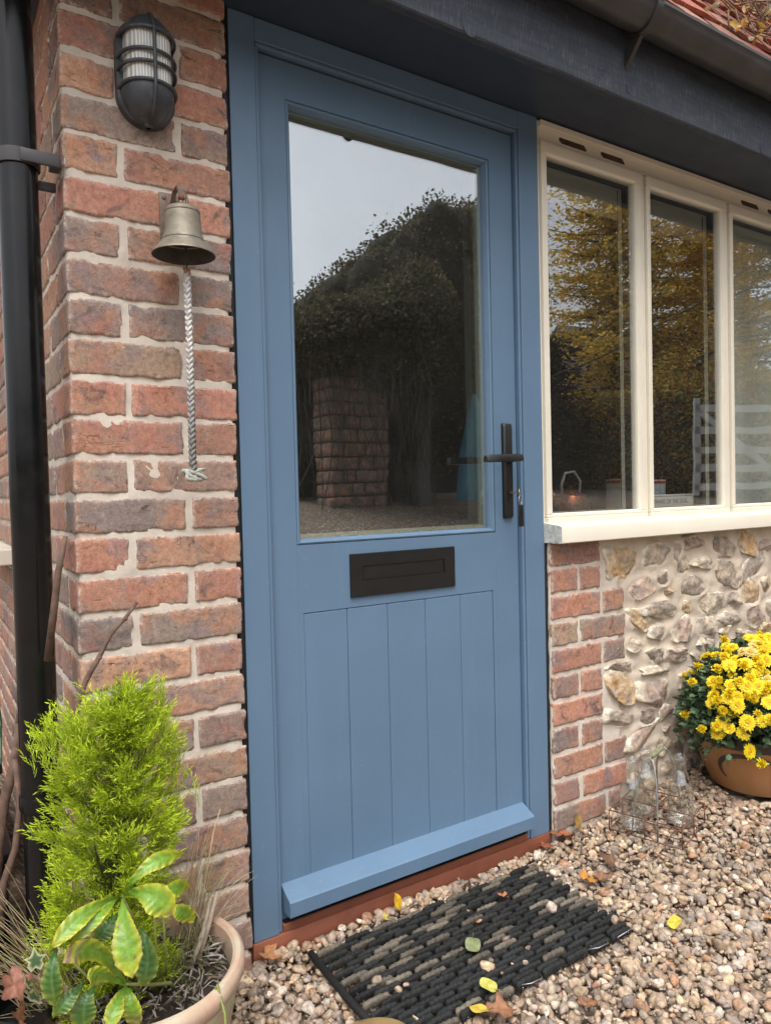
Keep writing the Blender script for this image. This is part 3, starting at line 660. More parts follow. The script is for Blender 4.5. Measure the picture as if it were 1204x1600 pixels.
# roof with old red plain tiles
mb = MB(); pitch = math.radians(57); cp, sp = math.cos(pitch), math.sin(pitch); r_ = np.random.default_rng(5)
def tile_rows(mb, x0, x1, y0, z0, rows):
    for r in range(rows):
        s0 = r*.1
        x = x0+(r % 2)*.083
        while x < x1:
            w = .163; c = np.array([(.30, .10, .07), (.36, .13, .09), (.24, .09, .07), (.28, .14, .1)][r_.integers(4)])*r_.uniform(.8, 1.15)
            t0 = r_.uniform(.010, .016); V = []
            for s_, hh in ((s0-.005, .024+t0), (s0+.16, .008+t0)):
                for xx_ in (x, x+w/2, x+w):
                    cam_ = .003 if xx_ == x+w/2 else 0
                    for th in (0, -.012):
                        q = hh+th+cam_; V.append((xx_, y0+s_*cp-q*sp, z0+s_*sp+q*cp))
            F = [(0, 2, 8, 6), (2, 4, 10, 8), (0, 1, 3, 2), (2, 3, 5, 4), (0, 6, 7, 1), (4, 5, 11, 10)]
            mb.add(V, F, c); x += .167
tile_rows(mb, -.7, 5, -.277, 2.205, 26)
M['tile'] = tinted('old_roof_tile', .9, .3, 40, .8, 150, .003)
roof = part('roof', mb, M['tile'], cottage)
mb = MB(); mb.box((-.7, -.205, 2.09), (5, .0, 2.19)); V = [(x, y, z) for x in (-.7, 5) for y, z in ((-.235, 2.21), (2.0, 2.24+2.25*sp/cp), (2.0, 2.2), (-.1, 2.2))]
mb.add(V, [(0, 1, 5, 4), (1, 2, 6, 5), (2, 3, 7, 6), (0, 4, 7, 3)])
part('roof_deck', mb, M['darkroom'], roof)
# downpipe
PX, PY = -.413, .012
mb = MB(); mb.tube([(PX, PY, .42), (PX, PY, 2.6)], .034, 40); mb.tube([(PX, PY, -.1), (PX, PY, .418)], .0325, 40)
dp = part('downpipe', mb, M['blackgloss'], cottage, smooth='auto')
mb = MB(); mb.lathe([(.0326, .412), (.0375, .412), (.0382, .416), (.0382, .432), (.0372, .436), (.0341, .437)], (PX, PY, 0), 40); part('pipe_collar', mb, M['blackgloss'], dp, smooth='auto')
mb = MB()
A = np.linspace(-.15, 2*math.pi-.6, 40)
zc = 1.617
mb.lathe([(.0348, zc-.013), (.0385, zc-.013), (.0392, zc), (.0385, zc+.013), (.0348, zc+.013)], (PX, PY, 0), 40)
mb.box((PX+.0, PY-.041, zc-.012), (-.347, PY-.034, zc+.012), .002); mb.box((-.362, PY-.035, zc-.010), (-.342, PY-.002, zc+.008), .003)
mb.box((PX+.03, PY+.02, zc-.035), (-.345, PY+.030, zc-.018), .002)
part('pipe_clip', mb, M['gutter'], dp, smooth='auto')
# side window sill on the return wall
mb = MB(); mb.box((-.42, 1.03, .79), (-.335, 2.4, .84), .004); mb.box((-.345, 1.78, .84), (-.335, 2.4, 1.9), .004)
part('side_window', mb, M['cream'], cottage, label='cream sill end of a window on the side wall')
# rooms behind
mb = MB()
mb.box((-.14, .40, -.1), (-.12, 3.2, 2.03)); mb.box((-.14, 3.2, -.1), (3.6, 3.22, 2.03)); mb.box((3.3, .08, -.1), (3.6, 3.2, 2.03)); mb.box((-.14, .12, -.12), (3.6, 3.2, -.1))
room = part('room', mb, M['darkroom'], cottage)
mb = MB(); mb.box((.93, .078, 2.0), (3.3, .36, 2.03)); mb.box((2.19, .21, .895), (3.3, .23, 2.0)); mb.box((2.64, .07, .8), (3.0, .45, 2.02)); mb.box((.906, .078, .84), (.925, .34, 2.03))  # second box: pale panel added close behind the glass to catch more light
part('reveal_and_panel', mb, M['plaster'], cottage)
mb = MB(); mb.box((.905, .076, .868), (3.3, .40, .892), .003); mb.box((.905, .39, -.1), (3.3, .41, .868)); part('inner_sill', mb, simple('inner_sill_board', (.2, .17, .13), .5), cottage)

# ================================================================ ground
def gh(x, y):
    x = np.asarray(x, float); y = np.asarray(y, float)
    near = -.043+.075*sstep(.75, 1.6, x)+.012*sstep(.86, .95, x)*sstep(-.3, -.05, y)
    far = 0.94*sstep(-1.7, -7.0, y)
    return near+far
xs_ = np.concatenate([np.linspace(-80, -3, 20), np.linspace(-2.5, 4, 66), np.linspace(5, 90, 30)])
ys_ = np.concatenate([np.linspace(-90, -14, 20), np.linspace(-13, -2, 30), np.linspace(-1.8, 2.6, 45), np.linspace(3.5, 60, 12)])
X, Y = np.meshgrid(xs_, ys_, indexing='ij')
mb = MB(); mb.grid(X, Y, gh(X, Y)-.012-(.1*((Y > .02) & (X > -.33))))
t = NT('gravel_ground')
vo = t.N('ShaderNodeTexVoronoi'); vo.inputs['Scale'].default_value = 38; t.L(t.co, vo.inputs['Vector'])
vr = t.N('ShaderNodeValToRGB'); cr_ = vr.color_ramp
for i, (p, c) in enumerate([(0, (.16, .12, .09)), (.3, (.33, .25, .18)), (.55, (.27, .2, .15)), (.8, (.42, .34, .26)), (1, (.5, .44, .37))]):
    e = cr_.elements[i] if i < 2 else cr_.elements.new(p); e.position = p; e.color = (*c, 1)
sepn = t.N('ShaderNodeSeparateColor'); t.L(vo.outputs['Color'], sepn.inputs[0]); t.L(sepn.outputs[0], vr.inputs[0])
dk = t.mix(t.ramp(vo.outputs['Distance'], .25, .75, 0, .75), vr.outputs[0], (.06, .045, .035))
dk = t.mix(t.ramp(t.noise(1.2, 4), .35, .7, 0, .35), dk, (.14, .11, .08))
inv = t.ramp(vo.outputs['Distance'], 0, .8, 1, 0)
t.bsdf(dk, .9, 0, t.bump(inv, 1.0, .012), .25)
ground = part('ground', mb, t.m, smooth=True); ground['kind'] = 'structure'

# ---------------------------------------------------------------- gravel pebbles
MATX0, MATX1, MATY0, MATY1 = .105, .765, -.075, -.415
def pebble_protos(nsub, count, seed):
    V0, F0 = ico(nsub); L = []
    for i in range(count):
        r_ = np.random.default_rng(seed+i); V = V0*(1+.22*fbm(V0*1.1+i*5, i, 2)[:, None])
        for _ in range(r_.integers(9, 17)):
            nn = r_.normal(size=3); nn /= np.linalg.norm(nn); d = V@nn-r_.uniform(.48, .88); V = V-np.maximum(d, 0)[:, None]*nn*.97
        V = V+.035*np.stack([fbm(V*3+i, 3, 2), fbm(V*3+i, 4, 2), fbm(V*3+i, 5, 2)], 1)
        V = V*np.array([1, r_.uniform(.62, .95), r_.uniform(.42, .75)]); L.append(V)
    return L, F0
PC = np.array([(.42, .32, .225), (.34, .25, .175), (.27, .2, .15), (.5, .42, .33), (.36, .22, .14), (.22, .185, .16), (.47, .36, .24), (.30, .225, .18), (.40, .33, .28), (.57, .51, .44), (.33, .17, .10), (.17, .145, .135), (.38, .29, .22), (.31, .27, .24)])
PW = np.array([10, 10, 8, 7, 5, 6, 8, 8, 8, 4, 2, 3, 9, 6.]); PW /= PW.sum(); PC = np.clip(PC*np.array([1.0, .97, .93]), 0, .75)
def pebbles(name, pts, sizes, nsub, seed, flat=.6):
    r_ = np.random.default_rng(seed); protos, F0 = pebble_protos(nsub, 48, seed*100)
    n = len(pts); nv = len(protos[0]); V = np.empty((n, nv, 3)); C = np.zeros((n, nv, 4)); F = np.empty((n, len(F0), 3), np.int64)
    U0 = ico(nsub)[0]
    bands = [fbm(p*2.2+9, 40+i, 3) for i, p in enumerate(protos)]
    for i in range(n):
        k = r_.integers(48); R = Matrix.Rotation(r_.uniform(0, 6.28), 3, 'Z')@Matrix.Rotation(r_.normal(0, flat), 3, 'X')@Matrix.Rotation(r_.normal(0, flat*.7), 3, 'Y')
        V[i] = protos[k]@np.array(R).T*sizes[i]+pts[i]
        c = PC[r_.choice(len(PC), p=PW)]*r_.uniform(.6, 1.3); c2 = PC[r_.choice(len(PC), p=PW)]
        m = np.clip(bands[k]*1.6+.2, 0, .6)[:, None]
        C[i, :, :3] = c*(1-m)+c2*m; F[i] = F0+i*nv
    o = link(name, fast_mesh(name, V.reshape(-1, 3), F.reshape(-1, 3), C.reshape(-1, 4), nsub > 1), M['pebble'])
    o['kind'] = 'stuff'; return o
M['pebble'] = tinted('pebble', .78, .4, 110, .7, 330, .002, .3)
def keep(x, y):
    door = (x > -.02) & (x < .925) & (y > -.014); wall = (x > -.335) & (y > -.02)
    pot = (np.hypot(x+.29, y+.21) < .15); pot2 = np.hypot(x-1.625, y+.195) < .16
    return ~(door | wall | pot | pot2)
def scatter(x0, x1, y0, y1, sp, seed, dz):
    r_ = np.random.default_rng(seed); gx, gy = np.meshgrid(np.arange(x0, x1, sp), np.arange(y0, y1, sp*.9), indexing='ij')
    gx = gx+(np.arange(gx.shape[1]) % 2)*sp/2
    x = gx.ravel()+r_.uniform(-.42, .42, gx.size)*sp; y = gy.ravel()+r_.uniform(-.42, .42, gx.size)*sp
    k = keep(x, y); x, y = x[k], y[k]
    mat_ = (x > MATX0-.005) & (x < MATX1) & (y < MATY0+.01) & (y > MATY1)
    z = gh(x, y)+dz+r_.uniform(-.004, .004, len(x))-mat_*.014
    return np.stack([x, y, z], 1)
def near_cam(P, m=0.0):            # what the photo or a step to its side can show
    return (P[:, 1] > -.16-.66*(P[:, 0]+.1)-.42) & (P[:, 0] < 2.7)
A_ = scatter(-.95, 2.7, -1.25, .02, .0205, 1, 0.0); B_ = scatter(-.95, 2.7, -1.25, .02, .0215, 2, .0075)
def sizes(n, seed): return np.clip(np.random.default_rng(seed).lognormal(math.log(.0112), .36, n), .0055, .0225)
hi_ = near_cam(B_); d_ = np.linalg.norm(B_-np.array(CAM_POS), axis=1)
pebbles('gravel', B_[hi_], sizes(hi_.sum(), 3), 3 if False else 2, 11)
hl = near_cam(A_); pebbles('gravel', A_[hl], sizes(hl.sum(), 4)*1.05, 2, 12)
r_ = np.random.default_rng(88); gx = r_.uniform(-.6, 2.4, 26000); gy = r_.uniform(-1.0, -.02, 26000); k_ = keep(gx, gy)
G_ = np.stack([gx[k_], gy[k_], gh(gx[k_], gy[k_])+r_.uniform(-.004, .009, k_.sum())], 1); G_ = G_[near_cam(G_)]
pebbles('grit', G_, np.random.default_rng(5).uniform(.0018, .0046, len(G_)), 1, 14)
# stray gravel along the step and on the mat
st_ = [(.12, -.05), (.2, -.048), (.3, -.05), (.36, -.046), (.45, -.05), (.52, -.05), (.6, -.048), (.66, -.05), (.71, -.047), (.79, -.05), (.855, -.05), (.9, -.05)]
r_ = np.random.default_rng(8); L_ = []
for i in range(170):
    x = r_.uniform(0.0, .92); y = -.018-abs(r_.normal(0, .014)); L_.append((x, y, -.030+r_.uniform(-.004, .006)))
for i in range(15):
    x = r_.uniform(.15, .74) if i < 9 else r_.uniform(.30, .66); y = r_.uniform(-.39, -.09) if i < 9 else r_.uniform(-.40, -.30); L_.append((x, y, -.014 if i >= 9 or r_.random() < .6 else -.006))
L_ = np.array(L_); pebbles('gravel', L_, sizes(len(L_), 9), 2, 13)

# ================================================================ door mat
mat_t = thing('door_mat', 'worn black tyre rubber link mat lying on gravel before the blue door', 'door mat', (.43, -.245, -.03))
nrow = 24; r_ = np.random.default_rng(21)
for i in range(nrow):
    mb = MB(); y = MATY0-.008-i*(abs(MATY1-MATY0)-.016)/(nrow-1); off = (i % 2)*.036
    x = MATX0+.004+(off if i not in (0, nrow-1) else 0)
    short = r_.uniform(0, .05) if i > 15 else 0
    while x < MATX1-.03-short:
        ln = min(.066, MATX1-x); 
        base = np.array((.016, .016, .0155))*r_.uniform(.6, 1.4) if r_.random() < .72 else np.array((.115, .098, .075))*r_.uniform(.55, 1.1)
        if i > 15 and r_.random() < .6: base = np.array((.018, .019, .019))
        nseg = 27; nk = 8
        xx_ = np.linspace(x, x+ln-.003, nseg); zt = -.0145+r_.uniform(-.003, .0035); yy = y+r_.uniform(-.0018, .0018); tilt = r_.uniform(-.12, .12)
        pinch = np.abs(np.sin((xx_-x)/.0125*math.pi+.3))**.35; V = []; Cc = []
        for j, q in enumerate(xx_):
            w = .0055*(.62+.38*pinch[j]); h = .0095*(.78+.22*pinch[j]); sag = -.003*((q-x)/ln-.5)**2*4
            e = .6 if j in (0, nseg-1) else 1
            for k in range(nk):
                a = 2*math.pi*(k+.5)/nk; cx = math.copysign(abs(math.cos(a))**.55, math.cos(a)); cz = math.copysign(abs(math.sin(a))**.55, math.sin(a))
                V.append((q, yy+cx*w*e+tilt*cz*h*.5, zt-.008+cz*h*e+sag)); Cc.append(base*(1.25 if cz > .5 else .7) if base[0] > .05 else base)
        V = np.array(V); V += (np.stack([fbm(V*190, 5, 2), fbm(V*190, 6, 2), fbm(V*150, 7, 2)], 1))*.0014
        F = [(a_*nk+k, a_*nk+(k+1) % nk, (a_+1)*nk+(k+1) % nk, (a_+1)*nk+k) for a_ in range(nseg-1) for k in range(nk)]+[tuple(range(nk))[::-1], tuple((nseg-1)*nk+k for k in range(nk))]
        mb.add(V, F, np.array(Cc)); x += ln+r_.uniform(.004, .008)
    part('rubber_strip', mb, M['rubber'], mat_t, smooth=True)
mb = MB()
for y0 in (MATY0-.002,): 
    mb.tube([(MATX0, y0, -.022), (MATX0+.2, y0+.001, -.0205), (MATX0+.45, y0-.001, -.021), (MATX1, y0, -.02)], .0014, 6)
x = MATX0+.018
while x < MATX1-.01:
    mb.tube([(x, MATY0, -.026), (x+.002, -.25, -.027), (x, MATY1+.003, -.026)], .0013, 6); x += .036
mb.tube([(MATX1-.002, MATY1+.05, -.018), (MATX1+.004, MATY1+.02, -.014), (MATX1-.03, MATY1-.006, -.012), (MATX1-.08, MATY1-.008, -.013)], .0013, 6)
for xa in (.60, .40): mb.tube([(xa, MATY1+.01, -.02), (xa+.02, MATY1-.010, -.012), (xa+.05, MATY1-.011, -.012), (xa+.06, MATY1+.006, -.018)], .0013, 6)
part('link_wire', mb, M['steel'], mat_t, smooth=True)
mb = MB(); mb.tube([(MATX0-.004, MATY0+.004, -.02), (MATX0-.008, -.25, -.02), (MATX0-.002, MATY1, -.02)], .008, 8, col=(.012, .012, .012)); part('edge_strip', mb, M['rubber'], mat_t, smooth=True)

# ================================================================ wall lamp
lamp = thing('wall_lamp', 'dark grey caged bulkhead lamp fixed high on the brick pier', 'wall lamp', (-.19, -.013, 1.83))
LX, LZ = -.184, 1.821
def stadium(r, h, n=40):
    P = []
    for a in np.linspace(0, 2*math.pi, n, endpoint=False):
        P.append((r*math.cos(a), r*math.sin(a)+(h if math.sin(a) > 1e-6 else (-h if math.sin(a) < -1e-6 else 0))))
    return P
def stad_rings(mb, rings, n=40):
    V = []
    for r, h, y in rings: V += [(LX+x, y, LZ+z) for x, z in stadium(r, h, n)]
    mb.add(V, [(i*n+k, (i+1)*n+k, (i+1)*n+(k+1) % n, i*n+(k+1) % n) for i in range(len(rings)-1) for k in range(n)])
hs_ = .046
mb = MB(); stad_rings(mb, [(.054, hs_, -.010), (.056, hs_, -.012), (.056, hs_, -.030), (.052, hs_, -.034), (.030, hs_, -.036)])
base_ = part('back_plate', mb, M['lampmetal'], lamp, smooth='auto')
mb = MB(); n1, n2 = 40, 12; V = []
for j in range(n2+1):
    ph = j/n2*math.pi/2; r = .045*math.cos(ph)**.6 if j < n2 else .0001; y = -.034-.052*math.sin(ph)
    V += [(LX+x, y, LZ+z) for x, z in stadium(r, .050*max(.0, math.cos(ph))**.25 if j < n2 else 0, n1)]
mb.add(V, [(i*n1+k, (i+1)*n1+k, (i+1)*n1+(k+1) % n1, i*n1+(k+1) % n1) for i in range(n2) for k in range(n1)])
t = NT('ribbed_lamp_glass'); wv_ = t.N('ShaderNodeTexWave'); wv_.bands_direction = 'X'; wv_.inputs['Scale'].default_value = 55; t.L(t.co, wv_.inputs['Vector'])
t.bsdf(t.mix(t.ramp(wv_.outputs['Fac'], .2, .8), (.50, .5, .47), (.74, .74, .70)), .22, 0, t.bump(wv_.outputs['Fac'], .6, .003), .6)
part('lamp_glass', mb, t.m, lamp, smooth=True)
# cast hoods top and bottom, split by the glass window between z -0.035 and +0.05
def hood(z0, z1, name):
    mb = MB(); n = 28; m = 14; V = []
    for j in range(m+1):
        tt = j/m; z = z0+(z1-z0)*tt
        hz = abs(z-LZ); lim = hs_+.0575
        k = math.sqrt(max(0, 1-(max(0, hz-hs_*.9)/(lim-hs_*.9))**2))
        w = .0505*max(k, .02); dp_ = .062*max(k, .02)**.8
        for i in range(n+1):
            a = math.pi*i/n; V.append((LX-w*math.cos(a), -.030-dp_*math.sin(a)**.8, z))
    mb.add(V, [(j*(n+1)+i, j*(n+1)+i+1, (j+1)*(n+1)+i+1, (j+1)*(n+1)+i) for j in range(m) for i in range(n)])
    b_ = len(V); mb.add([V[0*(n+1)+i] for i in range(n+1)], [tuple(range(n+1))[::-1]])
    part(name, mb, M['lampmetal'], lamp, smooth='auto')
hood(LZ+.057, LZ+.1025, 'lamp_hood'); hood(LZ-.040, LZ-.1025, 'lamp_hood')
mb = MB()
for z in (LZ+.057, LZ+.016, LZ-.007, LZ-.041):
    mb.tube([(LX-.0535*math.cos(a), -.030-.063*math.sin(a)**.85, z) for a in np.linspace(0, math.pi, 25)], .0036, 8)
pts = []
for z in np.linspace(LZ+.103, LZ-.103, 34):
    hz = abs(z-LZ); k = math.sqrt(max(0, 1-(max(0, hz-hs_*.9)/(hs_*.1+.0575))**2)); pts.append((LX, -.031-.064*max(k, .02)**.8, z))
mb.tube(pts, .0036, 8)
part('cage_guard', mb, M['lampmetal'], lamp, smooth=True)
mb = MB(); mb.lathe([(.0085, 0), (.0085, -.010), (.006, -.013), (.0001, -.013)], (LX, -.038, LZ-.095), 20); mb.box((LX-.0095, -.044, LZ-.108), (LX+.0095, -.024, LZ-.096), .004)
part('screw_boss', mb, M['lampmetal'], lamp, smooth='auto')

# ================================================================ brass bell with a rope
BX, BY, BZ = -.1375, -.085, 1.460
bell = thing('bell', 'tarnished brass bell with a plaited rope pull hanging on the brick pier', 'bell', (BX, -.013, 1.55))
mb = MB(); mb.box((-.162, -.0165, 1.502), (-.120, -.0125, 1.604), .003)
arm = [(-.139, -.018, 1.527), (-.139, -.03, 1.567), (-.139, -.055, 1.594), (-.139, -.078, 1.597), (-.139, -.088, 1.585), (-.139, -.087, 1.570)]
V = []; 
for p, w in zip(arm, (.010, .009, .008, .007, .007, .006)): V += [(p[0]-w, p[1]-.003, p[2]), (p[0]+w, p[1]-.003, p[2]), (p[0]+w, p[1]+.003, p[2]-.003), (p[0]-w, p[1]+.003, p[2]-.003)]
mb.add(V, [(i*4+k, i*4+(k+1) % 4, (i+1)*4+(k+1) % 4, (i+1)*4+k) for i in range(5) for k in range(4)]+[(0, 3, 2, 1), (20, 21, 22, 23)])
mb.lathe([(.0045, 0), (.0045, -.002), (.0001, -.003)], (0, 0, 0), 10); v = mb.v[-1]; mb.v[-1] = np.stack([-.153+v[:, 0], -.017+v[:, 2], 1.594+v[:, 1]], 1)
part('wall_bracket', mb, M['copper'], bell, smooth='auto')
mb = MB(); prof = [(.0001, .100), (.010, .1005), (.020, .099), (.0275, .095), (.030, .091), (.0305, .0885), (.0318, .0875), (.0318, .0855), (.0308, .0845), (.0318, .0825), (.0322, .070), (.0330, .055), (.0350, .040), (.0385, .028), (.0425, .021), (.0438, .0205), (.0450, .0185), (.0505, .0105), (.0545, .0055), (.0572, .002), (.0575, 0), (.0562, -.0005)]
prof = [(r*1.06, z*.95) for r, z in prof]; mb.lathe(prof, (BX, BY, BZ), 64); bb = part('bell_body', mb, M['bell'], bell, smooth='auto')
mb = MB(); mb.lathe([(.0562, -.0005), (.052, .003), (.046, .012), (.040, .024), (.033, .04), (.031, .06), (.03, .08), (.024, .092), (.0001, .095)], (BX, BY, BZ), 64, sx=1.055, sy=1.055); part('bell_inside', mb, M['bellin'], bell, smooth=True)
mb = MB(); lug = [(BX+.0095*math.cos(a), BY, BZ+.106+.016*math.sin(a)) for a in np.linspace(-.5, math.pi+.5, 16)]; mb.tube(lug, .0035, 8, cap=True); part('crown_loop', mb, M['copper'], bell, smooth=True)
mb = MB(); mb.tube([(BX-.004, BY, BZ+.115), (BX-.003, BY+.004, BZ+.122), (BX, BY+.002, BZ+.128), (BX, BY-.003, BZ+.115), (BX-.001, BY-.004, BZ+.106)], .0032, 8); part('rusty_hook', mb, M['rust'], bell, smooth=True)
RX, RY = BX+.004, BY-.004
mb = MB(); mb.tube([(RX+.0095*math.cos(a), RY-.001, BZ-.004+.0105*math.sin(a)) for a in np.linspace(0, 2*math.pi, 25)], .0014, 8); mb.tube([(RX, RY, BZ-.014), (RX, RY, BZ-.034)], .0018, 8)
mb.tube([(BX, BY, BZ+.09), (BX, BY, BZ+.03), (RX, RY, BZ+.008)], .0025, 8)
part('clapper_ring', mb, M['bellin'], bell, smooth=True)
# plaited rope: four strands weaving along a slightly wavy centre line
mb = MB(); zt, zb = BZ-.026, 1.040; L = zt-zb; r_ = np.random.default_rng(2)
def centre(s): return np.array([RX+.0015*math.sin(s*5)+.006*s*0, RY-.001+.0035*math.sin(s*3.3+1), zt-s*L])
for q in range(8):
    V = []; n = 620; hand = 1 if q % 2 else -1; ph = (q//2)*math.pi/2
    pts = []; cl = []
    for i in range(n+1):
        s = i/n; a = hand*(s*L/.042*2*math.pi)+ph; rr = .0038+.0014*math.cos(2*a+(0 if hand > 0 else math.pi))
        c = centre(s); pts.append((c[0]+rr*math.cos(a), c[1]+rr*math.sin(a), c[2]))
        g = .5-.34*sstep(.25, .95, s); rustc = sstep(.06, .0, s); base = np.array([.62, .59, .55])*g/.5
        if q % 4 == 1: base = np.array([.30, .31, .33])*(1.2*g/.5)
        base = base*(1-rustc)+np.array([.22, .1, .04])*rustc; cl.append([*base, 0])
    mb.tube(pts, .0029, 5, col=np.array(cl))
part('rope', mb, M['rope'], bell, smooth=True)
mb = MB()
kc = centre(1.0)
for q in range(5):
    pts = [(kc[0]+(.011+.002*q)*math.cos(a)*(.9 if q % 2 else 1.1)+.002, kc[1]+.007*math.sin(a*1.0+q), kc[2]-.008+.009*math.sin(a+q*1.3)) for a in np.linspace(0, 5.2, 26)]
    mb.tube(pts, .0042, 6, col=(.36, .36, .32))
for q in range(7):
    e = np.array([kc[0]+.014+.003*q*.5, kc[1]-.004, kc[2]+.002]); mb.tube([kc+[0, -.006, -.004], (kc+e)/2+[.003, -.005, .002], e+r_.normal(0, .004, 3)], [.0028, .0025, .001], 5, col=(.40, .40, .36))
part('rope_knot', mb, M['rope'], bell, smooth=True)

# ================================================================ key in the lock
key = thing('key', 'brass key in the door lock with a ring and black plastic tag', 'key', (.781, 0, .980))
mb = MB(); mb.box((.7788, -.022, .9775), (.7812, .004, .9825)); part('key_blade', mb, simple('key_steel', (.6, .58, .5), .3, .1, metal=1), key)
mb = MB(); mb.lathe([(.0001, -.0013), (.0122, -.0013), (.0132, 0), (.0122, .0013), (.0001, .0013)], n=26); v = mb.v[0]; mb.v[0] = np.stack([.779+v[:, 2]+v[:, 0]*.5, -.031+v[:, 0]*.86, .980+v[:, 1]], 1)
part('key_head', mb, simple('key_brass', (.62, .56, .36), .32, .15, metal=1), key, smooth='auto')
mb = MB(); mb.tube([(.779+.009*math.cos(a), -.038+.004*math.cos(a), .960+.0125*math.sin(a)) for a in np.linspace(0, 6.6, 40)], .0012, 8); part('key_ring', mb, M['steel'], key, smooth=True)
mb = MB(); mb.box((.7700, -.042, .888), (.7870, -.0385, .947), .0014)
for i, z in enumerate((.881, .889, .897, .905, .913, .921)): mb.box((.7735+.001*(i % 2), -.0427, z+.0145), (.7835-.002*(i % 3), -.0417, z+.0168))
part('key_tag', mb, M['black'], key, smooth='auto')

# ================================================================ milk bottle carrier and bottles
GZ0 = float(gh(1.165, -.175))+.012
ccx, ccy, hw = 1.160, -.172, .101; th = math.radians(18)
def cp_(u, v, z): return (ccx+u*math.cos(th)-v*math.sin(th), ccy+u*math.sin(th)+v*math.cos(th), GZ0+z)
carrier = thing('bottle_carrier', 'rusty wire milk bottle carrier with a green handle standing on gravel', 'bottle carrier', cp_(0, 0, 0))
mb = MB(); w = .0017
for z in (.004, .058):
    for s in (-1, 1):
        mb.tube([cp_(-hw, s*hw, z), cp_(0, s*hw, z-.001), cp_(hw, s*hw, z)], w, 7); mb.tube([cp_(s*hw, -hw, z), cp_(s*hw, hw, z)], w, 7)
mb.tube([cp_(-hw, 0, .058), cp_(hw, 0, .058)], w, 7); mb.tube([cp_(0, -hw, .057), cp_(0, hw, .057)], w, 7)
for u in (-.05, 0, .05): mb.tube([cp_(u, -hw, .004), cp_(u, hw, .004)], w, 7)
for v in (-.05, .05): mb.tube([cp_(-hw, v, .003), cp_(hw, v, .003)], w, 7)
for u, v in ((-1, -1), (1, -1), (-1, 1), (1, 1), (0, -1), (0, 1), (-1, 0), (1, 0)): mb.tube([cp_(u*hw, v*hw, .002), cp_(u*hw, v*hw, .06)], w, 7)
part('wire_basket', mb, M['rustwire'], carrier, smooth=True)
mb = MB()
for s in (-1, 1):
    mb.tube([cp_(s*hw, -.035, .004), cp_(s*hw*.94, -.034, .06), cp_(s*hw*.72, -.024, .16), cp_(s*hw*.60, -.012, .208), cp_(s*hw*.52, 0, .216), cp_(s*hw*.60, .012, .208), cp_(s*hw*.72, .024, .16), cp_(s*hw*.94, .034, .06), cp_(s*hw, .035, .004)], .0022, 7)
mb.tube([cp_(-hw*.55, 0, .216), cp_(hw*.55, 0, .216)], .0016, 7)
part('handle_wire', mb, M['galv'], carrier, smooth=True)
mb = MB(); mb.lathe([(.0001, -.046), (.006, -.046), (.0075, -.042), (.008, -.02), (.0085, 0), (.008, .02), (.0075, .042), (.006, .046), (.0001, .046)], n=20)
v = mb.v[0]; mb.v[0] = np.array([cp_(q[2], q[0], .216+q[1]) for q in v]); part('handle_grip', mb, simple('flaking_green_grip', (.2, .2, .12), .7, .4, 60, .5, 200, dirt=((.3, .25, .18), 70, .7)), carrier, smooth=True)
bot = MB(); outer = [(.0001, .002), (.030, .0), (.0345, .004), (.036, .012), (.036, .095), (.0345, .110), (.029, .128), (.021, .147), (.0165, .162), (.0150, .172), (.0160, .176), (.0185, .178), (.0188, .182), (.0172, .185), (.0188, .188), (.0185, .194), (.016, .196)]
bot.lathe(outer+[(.0142, .194), (.0132, .172), (.0145, .160), (.019, .146), (.0268, .127), (.0322, .109), (.0335, .095), (.0335, .014), (.031, .008), (.0001, .009)], n=44)
bme = bot.mesh('glass_bottle', True); bme.materials.append(M['clearglass'])
for (u, v, lb) in ((-.051, .05-.10, 'empty clear glass milk bottle in the carrier nearest the brick quoin'), (.05, -.05, 'empty clear glass milk bottle in the carrier nearest the flower pot'), (.05, .05, 'empty clear glass milk bottle at the back of the carrier by the flint wall')):
    if v == .05-.10 and u < 0: v = .05
    o = bpy.data.objects.new('milk_bottle', bme); COL.objects.link(o); o.location = cp_(u, v, .007); tag(o, lb, 'bottle', 'milk bottles in the wire carrier')

# ================================================================ chrysanthemum pot by the wall
t = NT('glazed_brown_terracotta')
sx_ = t.N('ShaderNodeSeparateXYZ'); t.L(t.co, sx_.inputs[0])
col = t.mix(t.ramp(t.noise(7, 5), .3, .7), (.30, .14, .055), (.40, .20, .085)); col = t.mix(t.ramp(t.noise(60, 5, .7), .6, .75, 0, .5), col, (.2, .1, .05))
t.bsdf(col, .4, 0, t.bump(t.noise(150, 4), .2, .001), .5); M['glazed'] = t.m
CPX, CPY, CPZ = 1.625, -.195, float(gh(1.625, -.195))+.004
cpot = thing('flower_pot', 'wide brown glazed pot with dark swirls holding yellow chrysanthemums', 'plant pot', (CPX, CPY, CPZ))
pf = [(.0001, .0), (.128, .0), (.136, .004), (.152, .04), (.170, .085), (.182, .125), (.188, .152), (.189, .165)]
mb = MB(); mb.lathe(pf, (CPX, CPY, CPZ), 72); part('pot_body', mb, M['glazed'], cpot, smooth='auto')
mb = MB(); mb.lathe([(.1892, .150), (.1915, .154), (.1925, .168), (.1915, .178), (.186, .181), (.178, .179), (.175, .172), (.174, .140), (.0001, .139)], (CPX, CPY, CPZ), 72); part('pot_rim', mb, simple('dark_brown_rim_glaze', (.055, .035, .028), .4, .3, 20), cpot, smooth='auto')
def pr(z): return float(np.interp(z, [p[1] for p in pf[1:]], [p[0] for p in pf[1:]]))
